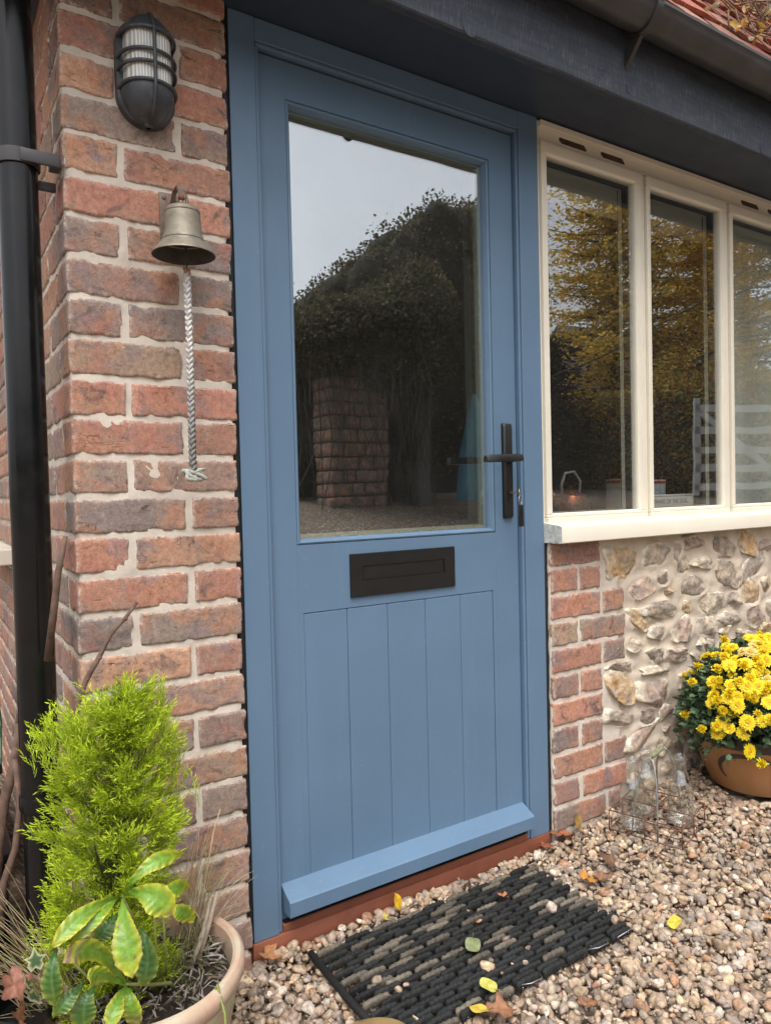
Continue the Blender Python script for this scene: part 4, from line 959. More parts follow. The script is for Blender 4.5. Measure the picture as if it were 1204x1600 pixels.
def swirl(a0, z0, pts, w0):
    mb = MB(); V = []; n = len(pts)
    for i, (a, z) in enumerate(pts):
        tt = i/(n-1); w = w0*math.sin(math.pi*min(1, .12+tt*.88))**.7
        a2, z2 = pts[min(i+1, n-1)]; a1, z1 = pts[max(i-1, 0)]; dx, dz = (a2-a1)*.17, z2-z1; L = math.hypot(dx, dz)+1e-9; nx, nz = -dz/L, dx/L
        for s in (-1, 1):
            za = z+s*nz*w; aa = a+s*nx*w/.17; r = pr(za)+.0012; V.append((CPX+r*math.cos(aa), CPY+r*math.sin(aa), CPZ+za))
    mb.add(V, [(2*i, 2*i+1, 2*i+3, 2*i+2) for i in range(n-1)]); part('glaze_swirl', mb, SWM, cpot, smooth=True)
SWM = simple('dark_swirl_glaze', (.06, .042, .036), .4, .3, 30)
for ac in (-2.72, -1.5, 0.0, 1.6):
    swirl(0, 0, [(ac+.52*math.cos(q), .080+.055*math.sin(q)) for q in np.linspace(3.7, .1, 36)], .0075)
mum = thing('chrysanthemum', 'bushy chrysanthemum covered in bright yellow daisy flowers growing in the glazed pot', 'potted plant', (CPX, CPY, CPZ+.14))
MCX, MCY, MCZ, MR = CPX-.02, CPY-.005, CPZ+.205, .25
r_ = np.random.default_rng(33)
def leafblade(L, W, col, r_, lobes=True, curl=.2):
    ts = np.linspace(0, 1, 6); V = []; 
    for i, tt in enumerate(ts):
        w = W*math.sin(math.pi*(.08+.88*tt))**.8*(1.25 if (lobes and i % 2) else .75); z = -curl*L*tt*tt
        V += [(-w, tt*L, z+.12*w), (0, tt*L, z-.12*w), (w, tt*L, z+.12*w)]
    F = []
    for i in range(5): F += [(3*i, 3*i+1, 3*i+4, 3*i+3), (3*i+1, 3*i+2, 3*i+5, 3*i+4)]
    return np.array(V), np.array(F)
def rot_to(d, roll):
    d = Vector(d).normalized(); q = d.to_track_quat('Y', 'Z'); return np.array((q.to_matrix()@Matrix.Rotation(roll, 3, 'Y')))
Vs, Fs, Cs = [], [], []; nb = 0
for i in range(4600):
    u = r_.normal(size=3); u /= np.linalg.norm(u); u[2] = abs(u[2])*1.0-.35*(r_.random() < .42)*r_.random(); rad = MR*r_.uniform(.55, .97)**.6
    p = np.array([MCX, MCY, MCZ])+u*rad*np.array([1.07, .8, 1.0])
    if p[1] > -.03 or p[2] < CPZ+.11: continue
    V, F = leafblade(r_.uniform(.016, .03), r_.uniform(.005, .009), None, r_); d = u*.8+r_.normal(0, .6, 3)+[0, 0, .25]
    V = V@rot_to(d, r_.uniform(-1.2, 1.2)).T+p; c = np.array([.055, .10, .045])*r_.uniform(.5, 1.5)+np.array([.02, .02, .015])*r_.random()
    Vs.append(V); Fs.append(F+nb); nb += len(V); Cs.append(np.tile([*c, 0], (len(V), 1)))
o = link('foliage', fast_mesh('foliage', np.vstack(Vs), np.vstack(Fs), np.vstack(Cs)), M['mumleaf'], mum)
mb = MB()
for i in range(60):
    u = r_.normal(size=3); u[2] = abs(u[2])+.2; u /= np.linalg.norm(u); e = np.array([MCX, MCY, MCZ])+u*MR*.85*np.array([1.05, .8, 1]); b_ = np.array([CPX+r_.normal(0, .04), CPY+r_.normal(0, .04), CPZ+.13])
    if e[1] > -.03: continue
    mb.tube([b_, (b_+e)/2+[0, 0, .03], e], [.003, .0025, .0015], 6)
part('stems', mb, simple('mum_stem', (.06, .085, .03), .6), mum, smooth=True)['kind'] = 'stuff'
def flower_mesh(seed, tired=False):
    r_ = np.random.default_rng(seed); mb = MB()
    for ringi, (n, L, W, el) in enumerate(((20, .0185, .0030, .12), (17, .0155, .0028, .42), (12, .0112, .0024, .75))):
        for k in range(n):
            a = 2*math.pi*(k+.5*ringi)/n+r_.normal(0, .05); l = L*r_.uniform(.88, 1.1); e = el+r_.normal(0, .08)
            V = []
            for tt, w in ((0.12, .45), (.4, .85), (.75, 1), (.95, .6), (1.03, .12)):
                r = l*tt; z = r*math.sin(e)-.25*l*tt**3*.6; rr = r*math.cos(e)
                for s in (-1, 0, 1): V.append((rr*math.cos(a)-s*W*w*math.sin(a), rr*math.sin(a)+s*W*w*math.cos(a), z+(0 if s else -.0006)))
            F = [(3*i+j, 3*i+j+1, 3*i+j+4, 3*i+j+3) for i in range(4) for j in range(2)]
            c = np.array([.90, .70+.035*r_.normal(), .02])*r_.uniform(.85, 1.08)*(1 if ringi < 2 else .9) if not tired else np.array([.75, .58, .2]); mb.add(V, F, c)
    V0, F0 = ico(2); mb.add(V0*np.array([.0052, .0052, .003])+[0, 0, .003], F0, (.62, .36, .01)); return mb.mesh('flower', True)
FM = [flower_mesh(s) for s in range(4)]+[flower_mesh(9, True)]
for k_, (fl, sq) in enumerate(((1.0, 1.0), (1.9, .82), (.55, 1.05), (2.6, .68))):     # open, cupped, flat and half-closed heads
    for v in FM[k_].vertices: v.co.z *= fl; v.co.x *= sq; v.co.y *= sq
for m_ in FM: m_.materials.append(M['petal'])
FP = []; tries = 0
def addf(p, d, s=1, k=None):
    o = bpy.data.objects.new('flower', FM[r_.integers(4) if k is None else k]); COL.objects.link(o); o.parent = mum
    o.location = Vector(p)-mum.location; o.rotation_euler = (Vector(d).to_track_quat('Z', 'Y')@Matrix.Rotation(r_.uniform(0, 6), 3, 'Z').to_quaternion()).to_euler(); o.scale = (s,)*3
XF = MB()
while len(FP) < 165 and tries < 20000:
    tries += 1; side = r_.random() < .9; a = r_.uniform(-math.pi*1.02, 0) if r_.random() < .93 else r_.uniform(0, math.pi); el = math.asin(r_.uniform(.02, 1))
    if el < .45 and r_.random() < .75: continue
    if side and (-.80*math.cos(a)-.52*math.sin(a))*math.cos(el)+.25*math.sin(el) < .05: continue
    u = np.array([math.cos(a)*math.cos(el), math.sin(a)*math.cos(el), math.sin(el)])
    p = np.array([MCX, MCY, MCZ])+u*MR*np.array([1.06, .8, 1.03])*r_.uniform(.95, 1.05)
    if p[1] > -.035 or any(np.linalg.norm(p-q) < .019 for q in FP): continue
    FP.append(p); dv_ = u+r_.normal(0, .22, 3)+[-.15, -.25, .1]; sc_ = r_.uniform(.95, 1.25)
    if len(FP) <= 90: addf(p, dv_, sc_, 4 if r_.random() < .07 else None)
    else:
        m_ = FM[r_.integers(4)]; vv = np.array([v.co[:] for v in m_.vertices])@np.array(Vector(dv_).to_track_quat('Z', 'Y').to_matrix()).T*sc_+p
        cc_ = np.empty(len(m_.vertices)*4); m_.color_attributes['tint'].data.foreach_get('color', cc_); XF.add(vv, [tuple(f.vertices) for f in m_.polygons], cc_.reshape(-1, 4))
part('flowers', XF, M['petal'], mum, smooth=True)['kind'] = 'stuff'
for p, d in (((1.345, -.24, .36), (-.5, -.8, .4)), ((1.36, -.25, .33), (-.6, -.7, .2)), ((1.375, -.26, .38), (-.5, -.8, .5)), ((1.385, -.265, .335-.015), (-.3, -1, .25)), ((1.365, -.25, .30), (-.5, -.8, .4)), ((1.405, -.305, .215), (-.25, -1, .15)), ((1.43, -.32, .18), (-.1, -1, .3)), ((1.60, -.37, .215), (0, -1, .2)), ((1.625, -.375, .245), (-.2, -1, .3)), ((1.47, -.35, .30), (-.2, -1, .3))):
    addf(p, d, 1.2)

# ================================================================ terracotta pot with conifer and hellebore
TX, TY, TZT = -.29, -.21, .18
t = NT('weathered_terracotta'); n_ = t.noise(9, 6, .65)
col = t.mix(t.ramp(n_, .3, .7), (.40, .23, .15), (.50, .33, .24)); col = t.mix(t.ramp(t.noise(6, 5, .6), .45, .6, 0, .75), col, (.52, .47, .36))
sepz = t.N('ShaderNodeSeparateXYZ'); t.L(t.co, sepz.inputs[0]); zt_ = t.ramp(sepz.outputs[2], .150, .136, 0, 1)
alg = t.mul(t.ramp(t.noise(14, 6, .7), .34, .56, 0, .85), zt_); col = t.mix(alg, col, (.38, .41, .25))
col = t.mix(t.ramp(t.noise(90, 4, .7), .62, .78, 0, .5), col, (.2, .15, .1))
t.bsdf(col, .85, 0, t.bump(t.add(t.noise(40, 6, .7), t.mul(t.noise(400, 3), .5)), .45, .0015), .3); M['terra'] = t.m
tpot = thing('terracotta_pot', 'weathered terracotta pot with green algae standing by the pier', 'plant pot', (TX, TY, -.04))
mb = MB(); mb.lathe([(.0001, -.045), (.118, -.045), (.122, -.04), (.138, .02), (.152, .08), (.160, .118), (.1625, .135), (.160, .139), (.160, .1395), (.1635, .143), (.169, .148), (.1738, .158), (.1755, .168), (.1735, .177), (.168, .1825), (.160, .1825), (.1545, .178), (.153, .170), (.151, .14), (.150, .10)], (TX, TY, 0), 96)
part('pot_body', mb, M['terra'], tpot, smooth='auto')
mb = MB(); rr = np.linspace(0.0005, .1505, 24); aa = np.linspace(0, 2*math.pi, 73); R_, A2 = np.meshgrid(rr, aa, indexing='ij')
XX, YY = TX+R_*np.cos(A2), TY+R_*np.sin(A2); ZZ = .138+.012*fbm(np.stack([XX.ravel()*40, YY.ravel()*40, XX.ravel()*0], 1), 3, 3).reshape(XX.shape)
mb.grid(XX, YY, ZZ); part('soil', mb, M['soil'], tpot, smooth=True)
# conifer
con = thing('conifer', 'bright lime green feathery dwarf conifer growing in the terracotta pot', 'conifer', (-.335, -.22, .14))
r_ = np.random.default_rng(5); Vs, Fs, Cs = [], [], []; nb = 0; tw = MB()
CB = np.array([-.340, -.215, .14])
def envelope(z):    # radius at height above soil
    return float(np.interp(z, [0, .06, .16, .28, .36, .43, .50, .545], [.11, .13, .130, .126, .126, .120, .098, .06]))
def needle_spray(p0, d, L, fresh, lo=.0115, wd=.00125):
    """a twig that curves upward, with forked side twiglets carrying thin curved needles"""
    global nb
    d = d/np.linalg.norm(d); side = np.cross(d, [0, 0, 1.0]); side /= np.linalg.norm(side)+1e-9; upv = np.cross(side, d)
    segs = [(p0, d, L)]
    nt = r_.integers(4, 7)
    for k in range(nt):
        tt = .12+.75*k/nt; s = -1 if k % 2 else 1; ddir = d*.85+side*s*r_.uniform(.3, .6)+upv*r_.normal(0, .22); segs.append((p0+d*L*tt+np.array([0, 0, .22*L])*tt*tt, ddir/np.linalg.norm(ddir), L*r_.uniform(.4, .65)*(1-tt*.5)))
    for q0, qd, ql in segs:
        bend = np.array([0, 0, .22*ql]); n = max(4, int(ql/.0036))
        sd2 = np.cross(qd, upv); sd2 /= np.linalg.norm(sd2)+1e-9
        for i in range(n):
            tt = (i+.5)/n; c0 = q0+qd*ql*tt+bend*tt*tt; a = i*2.4+r_.normal(0, .3); sp = r_.uniform(.35, .75)
            nd = qd+(math.cos(a)*sd2+math.sin(a)*upv)*sp; nd /= np.linalg.norm(nd); l = lo*r_.uniform(.7, 1.3)*(1-.35*tt)
            n2 = nd*.7+qd*.6+np.array([0, 0, .12]); n2 /= np.linalg.norm(n2)
            wv2 = np.cross(nd, r_.normal(0, 1, 3)); wv2 = wv2/(np.linalg.norm(wv2)+1e-9)*wd*.5
            m_ = c0+nd*l*.5; e = m_+n2*l*.5
            V = np.array([c0-wv2, c0+wv2, m_+wv2*1.2, m_-wv2*1.2, e-wv2*.3, e+wv2*.3]); Fs.append(np.array([[0, 1, 2, 3], [3, 2, 5, 4]])+nb); nb += 6
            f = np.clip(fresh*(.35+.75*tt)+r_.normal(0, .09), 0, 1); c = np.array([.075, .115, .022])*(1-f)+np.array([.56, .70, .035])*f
            Vs.append(V); Cs.append(np.tile([*c, 0], (6, 1)))
NC = 205
for ci in range(NC):
    z = .535*(ci/NC)**.85; a = ci*2.399+r_.normal(0, .2); env = envelope(z)*r_.uniform(.72, 1.12); lean = np.array([.05*z, 0, 0])
    q = (.95, .9, .95, .55, .9, .3)[ci % 6]
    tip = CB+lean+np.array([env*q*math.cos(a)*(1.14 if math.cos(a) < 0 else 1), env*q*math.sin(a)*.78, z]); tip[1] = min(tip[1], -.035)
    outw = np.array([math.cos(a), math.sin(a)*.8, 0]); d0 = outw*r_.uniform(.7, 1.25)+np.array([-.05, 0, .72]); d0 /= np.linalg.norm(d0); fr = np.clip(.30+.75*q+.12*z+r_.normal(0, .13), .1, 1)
    L0 = r_.uniform(.06, .095); b0 = tip-d0*L0
    for k in range(9):
        d = d0+r_.normal(0, .27, 3); d /= np.linalg.norm(d); L = L0*r_.uniform(.55, .95); st0 = b0+d0*L0*r_.uniform(0, .35)+r_.normal(0, .004, 3)
        e_ = st0+d*L
        if e_[1] > -.02: continue
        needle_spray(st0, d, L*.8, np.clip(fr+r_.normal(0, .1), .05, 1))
    if ci % 3 == 0: tw.tube([CB+[0, 0, z*.4], (CB+b0)/2+[0, 0, z*.15], b0], [.0028, .0018, .0009], 5)
for i, (x, y, z) in enumerate(((-.30, -.23, .672), (-.245, -.21, .665), (-.29, -.22, .65), (-.425, -.23, .64), (-.395, -.23, .63), (-.365, -.22, .63), (-.44, -.24, .62), (-.40, -.24, .60), (-.245, -.23, .62), (-.225, -.22, .57), (-.215, -.22, .50), (-.23, -.22, .45))):
    for q in range(7):
        d = np.array([(x+.335)*1.9, -.05, .8])+r_.normal(0, .16, 3); d /= np.linalg.norm(d); needle_spray(np.array([x, y, z])-d*.06+r_.normal(0, .008, 3), d, .058, 1.0)
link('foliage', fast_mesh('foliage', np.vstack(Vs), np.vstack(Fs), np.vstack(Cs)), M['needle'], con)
tw.tube([CB-[0, 0, .02], CB+[.01, 0, .2], CB+[.02, 0, .42]], [.010, .007, .003], 10)
part('stem', tw, simple('olive_stem', (.07, .07, .03), .8, .3, 60), con, smooth=True)
# low creeping conifer / heather tuft at the right of the pot
tuft = thing('heather_tuft', 'small dull green feathery tuft low in the terracotta pot under the hellebore', 'plant', (-.25, -.24, .14))
Vs, Fs, Cs = [], [], []; nb = 0
for i in range(70):
    p = np.array([-.245+r_.normal(0, .030), -.255+r_.normal(0, .022), .145+r_.uniform(0, .07)]); d = r_.normal(0, .5, 3)+[.2, -.2, .8]; needle_spray(p, d, .026, .22, .006, .0007)
link('foliage', fast_mesh('foliage', np.vstack(Vs), np.vstack(Fs), np.vstack(Cs)*[.9, .75, 1.5, 1]), M['needle'], tuft)
# hellebore
HEL = [
 ((-0.347, -0.34, 0.379),(-0.407, -0.382, 0.392),(-0.455, -0.4, 0.367),0.0249,0),
 ((-0.349, -0.34, 0.378),(-0.387, -0.377, 0.381),(-0.429, -0.39, 0.357),0.0187,0),
 ((-0.346, -0.34, 0.376),(-0.354, -0.387, 0.345),(-0.35, -0.41, 0.291),0.0398,1),
 ((-0.344, -0.34, 0.378),(-0.313, -0.377, 0.385),(-0.283, -0.39, 0.348),0.0408,4),
 ((-0.343, -0.34, 0.38),(-0.306, -0.352, 0.42),(-0.247, -0.34, 0.414),0.0238,0),
 ((-0.292, -0.31, 0.342),(-0.264, -0.322, 0.354),(-0.233, -0.31, 0.341),0.0249,0),
 ((-0.277, -0.31, 0.316),(-0.256, -0.327, 0.317),(-0.23, -0.32, 0.288),0.027,0),
 ((-0.318, -0.33, 0.316),(-0.316, -0.357, 0.281),(-0.326, -0.36, 0.24),0.0336,2),
 ((-0.351, -0.33, 0.35),(-0.372, -0.352, 0.344),(-0.388, -0.35, 0.327),0.027,2),
 ((-0.352, -0.37, 0.262),(-0.399, -0.407, 0.346),(-0.444, -0.42, 0.354),0.0309,3),
 ((-0.353, -0.37, 0.26),(-0.39, -0.402, 0.305),(-0.412, -0.41, 0.316),0.0257,0),
 ((-0.352, -0.37, 0.258),(-0.373, -0.407, 0.259),(-0.389, -0.42, 0.235),0.024,0),
 ((-0.351, -0.37, 0.257),(-0.351, -0.397, 0.244),(-0.345, -0.4, 0.203),0.0245,3),
 ((-0.442, -0.36, 0.344),(-0.454, -0.382, 0.319),(-0.449, -0.38, 0.274),0.0289,2),
 ((-0.405, -0.36, 0.278),(-0.432, -0.382, 0.278),(-0.452, -0.38, 0.257),0.0238,2),
 ((-0.392, -0.36, 0.268),(-0.412, -0.382, 0.26),(-0.412, -0.38, 0.219),0.0333,2)]
hel = thing('hellebore', 'hellebore with broad yellow green serrated leaves browning at the tips', 'plant', (-.30, -.28, .14))
def leaflet(A, Mi, T, W, kind, seed, name='leaflet', parent=None):
    r_ = np.random.default_rng(seed); A, Mi, T = map(np.array, (A, Mi, T)); n, m = 44, 11; mb = MB()
    view = np.array([-.35, -.86, .35]); V = []; C = []
    gi_, gj_ = np.meshgrid(np.arange(n), np.arange(m), indexing='ij'); spots = fbm(np.stack([gi_.ravel()*.32+seed*3, gj_.ravel()*.6, gi_.ravel()*0+seed], 1), seed, 3).reshape(n, m)
    for i in range(n):
        t_ = i/(n-1); P = (1-t_)**2*A+2*t_*(1-t_)*(2*Mi-.5*A-.5*T)+t_**2*T; D = 2*(1-t_)*((2*Mi-.5*A-.5*T)-A)+2*t_*(T-(2*Mi-.5*A-.5*T)); D /= np.linalg.norm(D)
        S = np.cross(D, view); S /= np.linalg.norm(S); Nn = np.cross(S, D)
        w = W/2*(np.interp(t_, [0, .06, .3, .6, .8, .93, 1], [.03, .10, .52, 1, .88, .42, .0]))
        ser = 1+.05*((i % 3) == 1)*(t_ > .3)
        for j in range(m):
            u = (j/(m-1)*2-1); q = P+S*u*w*ser+Nn*(-.18*w*(1-abs(u))+.0011*math.sin(i*1.15+abs(u)*5)*min(1, w/.008)*abs(u)*1.2+.003*math.sin(t_*6+seed)*u)
            V.append(q)
            edge = abs(u)**3; tipf = max(0, (t_-.72)/.28)
            nz = r_.normal(0, .03)
            g = {2: np.array([.045, .12, .025])}.get(kind, np.array([.13, .26, .02])); yl = np.array([.52, .46, .03])
            f = np.clip(edge*.75*(t_ > .25)+tipf*.55+nz, 0, 1)*(.35 if kind == 2 else 1); c = g*(1-f)+yl*f
            if abs(u) < .12: c = c*.78+np.array([.26, .38, .08])*.22
            vein = abs(math.sin(i*.5+abs(u)*4)) > .97; c = c*(.9 if vein else 1)*r_.uniform(.93, 1.07)
            br = 0
            if kind in (1,): br = max(0, (t_-.93)*9)+.5*(edge > .8)*(t_ > .55)
            if kind == 3: br = max(0, (t_-.62)*5)*(.6+.4*math.sin(i+u*3))
            if kind == 4: br = max(0, (t_-.86)*8)*(1 if u > -.4 else .3)
            if kind == 0: br = .45*(edge > .85)*(t_ > .75)
            br = max(br, .8*(spots[i, j] > .60)*(abs(u) > .25)); br = min(1, max(0, br)); c = c*(1-br)+np.array([.17, .095, .06])*br; C.append([*c, 0])
    F = [(i*m+j, (i+1)*m+j, (i+1)*m+j+1, i*m+j+1) for i in range(n-1) for j in range(m-1)]
    mb.add(V, F, np.array(C)); return part(name, mb, M['leaf'], parent, smooth=True)
for i, (A, Mi, T, W, k) in enumerate(HEL): leaflet(A, Mi, T, W*1.06, k, i+1, parent=hel)
for i, (a, q) in enumerate(((30, .06), (100, .07), (170, .06))): pass
mb = MB()
mb.tube([(-.27, -.24, .14), (-.295, -.28, .22), (-.325, -.315, .32), (-.346, -.34, .378)], [.003, .0028, .0024, .002], 8); mb.tube([(-.25, -.26, .15), (-.27, -.31, .195), (-.309, -.345, .228), (-.352, -.37, .26)], [.0034, .003, .0027, .002], 8)
mb.tube([(-.26, -.25, .14), (-.285, -.29, .23), (-.292, -.31, .342)], [.0025, .002, .0015], 8); mb.tube([(-.26, -.25, .14), (-.27, -.29, .23), (-.277, -.31, .316)], .0018, 8)
mb.tube([(-.29, -.25, .14), (-.35, -.31, .24), (-.392, -.36, .268), (-.442, -.36, .344)], [.003, .0028, .0022, .0016], 8); mb.tube([(-.28, -.25, .14), (-.30, -.30, .25), (-.318, -.33, .316)], .0018, 8)
mb.tube([(-.215, -.33, .145), (-.205, -.352, .19), (-.2, -.37, .15), (-.21, -.40, .11)], [.0028, .0026, .0026, .002], 8)
part('stem', mb, simple('hellebore_stem', (.20, .22, .06), .5, .25, 40), hel, smooth=True)
# dry grasses
def grass(name, label, base, spread, tips, n, seed, loc, rad=.0008):
    r_ = np.random.default_rng(seed); g = MB()
    for i in range(n):
        b_ = np.array(base)+r_.normal(0, 1, 3)*spread; tp = np.array(tips[r_.integers(len(tips))])+r_.normal(0, .022, 3); b_[2] = max(b_[2], .135)
        md = b_*.45+tp*.55+np.array([0, 0, .035*r_.uniform(.2, 1.4)])+r_.normal(0, .006, 3); P = [(1-q)**2*b_+2*q*(1-q)*md+q*q*tp for q in np.linspace(0, 1, 9)]
        P = [p if p[1] < -.018 else np.array([p[0], -.018, p[2]]) for p in P]
        c = np.array([(.50, .40, .24), (.42, .31, .18), (.55, .47, .30), (.34, .33, .12)][r_.integers(4)])*r_.uniform(.75, 1.15); g.tube(P, np.linspace(rad*1.4, rad*.35, 9), 4, col=c)
    tt = thing(name, label, 'grass', loc); part('blades', g, M['straw'], tt, smooth=True); return tt
grass('dry_grass', 'dry straw coloured grass tuft at the right of the terracotta pot', (-.19, -.145, .14), np.array([.020, .020, .003]), [(-.12, -.12, .30), (-.15, -.12, .33), (-.08, -.12, .25), (-.17, -.14, .30), (-.19, -.16, .26), (-.10, -.15, .22), (-.20, -.13, .33)], 62, 3, (-.19, -.145, .14))
grass('dry_grass', 'arching tan grass spilling over the left side of the terracotta pot', (-.40, -.25, .15), np.array([.02, .02, .003]), [(-.52, -.28, .41), (-.53, -.28, .36), (-.55, -.3, .33), (-.56, -.28, .29), (-.50, -.3, .26), (-.54, -.29, .38)], 70, 4, (-.40, -.25, .14), .0007)
mb = MB(); mb.tube([(-.185, -.16, .145), (-.15, -.13, .24), (-.118, -.10, .325), (-.10, -.09, .36)], [.0022, .002, .0015, .001], 7, col=(.5, .4, .26)); mb.tube([(-.19, -.2, .14), (-.16, -.18, .19), (-.135, -.16, .235)], [.006, .005, .003], 8, col=(.42, .34, .26)); mb.tube([(-.21, -.22, .145), (-.175, -.19, .18), (-.15, -.165, .23)], [.005, .005, .003], 8, col=(.38, .31, .24))
t1 = thing('dead_stalk', 'broken pale dead stalks standing inside the rim of the terracotta pot', 'dead stalk', (-.19, -.18, .14)); part('stalk', mb, M['straw'], t1, smooth=True)
# mulch bits in the pot
mb = MB(); r_ = np.random.default_rng(6)
for i in range(480):
    a = r_.uniform(0, 6.28); r = .145*math.sqrt(r_.random()); p = np.array([TX+r*math.cos(a), TY+r*math.sin(a), .150+r_.uniform(0, .01)]); d = r_.normal(0, 1, 3)*[1, 1, .35]; d /= np.linalg.norm(d); l = r_.uniform(.006, .02)
    mb.tube([p-d*l, p+[0, 0, .002], p+d*l], [.0008, r_.uniform(.0012, .003), .0006], 4, col=np.array([(.22, .19, .16), (.10, .07, .05), (.30, .26, .22)][r_.integers(3)])*r_.uniform(.6, 1.2))
part('mulch', mb, tinted('mulch', .9, .3), tpot, smooth=True)['kind'] = 'stuff'
# bare twigs
def twig(label, P, R, cat='twig', knots=()):
    g = MB(); P = np.array(P); g.tube(P, R, 9)
    for k in knots: g.lathe([(.0001, -.004), (.0036, -.001), (.0034, .002), (.0001, .004)], P[k]+[.002, -.002, 0], 10)
    th_ = thing('twig', label, cat, tuple(P[0])); part('branch', g, M['bark'], th_, smooth=True)
twig('bare reddish brown twig rising from the conifer in front of the brick pier', [(-.375, -.12, .50), (-.362, -.1, .62), (-.345, -.102, .665), (-.322, -.098, .70), (-.300, -.1, .742), (-.275, -.1, .766), (-.251, -.1, .795)], [.006, .0055, .005, .0047, .004, .0034, .0028], knots=(2, 3, 4, 5))
twig('weathered grey brown stick leaning between the downpipe and the pier corner', [(-.402, -.06, .70), (-.391, -.085, .80), (-.384, -.092, .86), (-.371, -.1, .925)], [.007, .0065, .006, .0045], 'stick')
twig('thick brown climbing stem at the far left in front of the downpipe', [(-.50, .06, .20), (-.486, .05, .33), (-.472, .05, .42), (-.452, .05, .49), (-.440, .06, .56)], [.012, .011, .010, .009, .008], 'stem')
twig('thinner brown stem beside the thick climbing stem at the far left', [(-.49, .02, .19), (-.480, .02, .28), (-.458, .02, .34), (-.447, .03, .42), (-.452, .04, .5)], [.008, .007, .0065, .006, .005], 'stem')
# black trough at far left
tr_ = thing('planter_trough', 'shiny black plastic trough behind the climbing stems at far left', 'trough', (-.62, .35, 0))
mb = MB(); mb.box((-.86, .14, -.05), (-.46, .62, .27), .012); mb.box((-.87, .13, .255), (-.452, .63, .285), .008); part('trough_body', mb, M['blackgloss'], tr_, smooth='auto')
cr2 = thing('storage_crate', 'black ribbed crate at far left standing behind the trough', 'crate', (-.6, .9, 0))
mb = MB(); mb.box((-.95, .72, -.05), (-.43, 1.25, .42), .01)
for z in (.05, .15, .25, .35): mb.box((-.955, .712, z), (-.424, 1.26, z+.03), .004)
part('crate_body', mb, M['black'], cr2, smooth='auto')
mb = MB(); mb.tube([(-.475, .60, .30), (-.45, .64, .42), (-.43, .66, .46), (-.425, .68, .40), (-.43, .66, .30), (-.46, .62, .286)], .0025, 8)
o = part('garden_cord', mb, simple('green_cord', (.03, .10, .05), .6), None, smooth=True); tag(o, 'thin green garden cord looped over the black trough at far left', 'cord')

# small plants and leaves in front of the pot at bottom left
def ivy_leaf(seed, w):
    r_ = np.random.default_rng(seed); out = [(0, -.15), (.32, -.35), (.55, -.05), (.42, .18), (.75, .42), (.35, .48), (.18, .62), (0, 1.05), (-.18, .62), (-.35, .48), (-.75, .42), (-.42, .18), (-.55, -.05), (-.32, -.35)]
    mb = MB(); n = len(out); V = [(0, .2, .0)]+[(x*.55, .2+(y-.2)*.55, .02) for x, y in out]+[(x, y, .06*abs(x)-.03) for x, y in out]; V = np.array(V)*w
    F = [(0, 1+i, 1+(i+1) % n) for i in range(n)]+[(1+i, 1+n+i, 1+n+(i+1) % n, 1+(i+1) % n) for i in range(n)]
    g = np.array([.07, .13, .055, 0]); c = np.array([.55, .52, .33, 0]); C = np.vstack([[g]*(n+1), [c]*n]); mb.add(V, F, C); return mb
ivy = thing('ivy', 'small variegated ivy sprig with cream edged leaves at the bottom left corner', 'ivy', (-.46, -.34, .2))
for i, (x, y, z, w, e) in enumerate(((-.468, -.33, .312, .024, (1.0, .3, .4)), (-.472, -.34, .268, .024, (1.2, -.2, 2.4)), (-.478, -.335, .29, .018, (1.1, .2, 1.2)), (-.455, -.34, .272, .018, (1.1, -.2, -.8)), (-.412, -.385, .205, .024, (.9, .3, .3)), (-.385, -.385, .215, .02, (1.2, 0, -1.2)), (-.43, -.37, .2, .02, (1.0, .4, 2)), (-.37, -.39, .195, .018, (1.1, .4, 3)))):
    g = ivy_leaf(i, w); m_ = g.mesh('ivy_leaf', True); o = bpy.data.objects.new('ivy_leaf', m_); COL.objects.link(o); m_.materials.append(M['leaf']); o.parent = ivy; o.location = Vector((x, y, z))-ivy.location; o.rotation_euler = e
mb = MB(); mb.tube([(-.36, -.33, .15), (-.40, -.36, .19), (-.44, -.35, .24), (-.47, -.335, .30)], .0013, 6); mb.tube([(-.40, -.36, .19), (-.41, -.38, .2), (-.375, -.385, .2)], .001, 6); part('vine', mb, M['bark'], ivy, smooth=True)
bp = thing('small_pot', 'small black plastic plant pot at the bottom left below the ivy', 'plant pot', (-.478, -.27, .1))
mb = MB(); mb.lathe([(.0001, 0), (.036, 0), (.045, .075), (.0475, .077), (.0475, .09), (.044, .091), (.042, .07), (.0001, .068)], (-.478, -.27, .135), 40); mb.box((-.54, -.35, -.05), (-.43, -.2, .135), .01); part('pot_body', mb, M['blackgloss'], bp, smooth='auto')
stm = thing('log_slice', 'yellow brown round log slice at the bottom edge before the mat', 'log', (.02, -.44, -.03))
mb = MB(); mb.lathe([(.0001, .066), (.02, .067), (.05, .065), (.066, .060), (.071, .052), (.072, .03), (.070, -.01), (.0001, -.01)], (.018, -.452, -.008), 56, sx=1.25, sy=.95); part('log_body', mb, simple('weathered_wood_end', (.24, .15, .06), .8, .4, 30, .6, 120, dirt=((.12, .11, .04), 15, .7)), stm, smooth='auto')

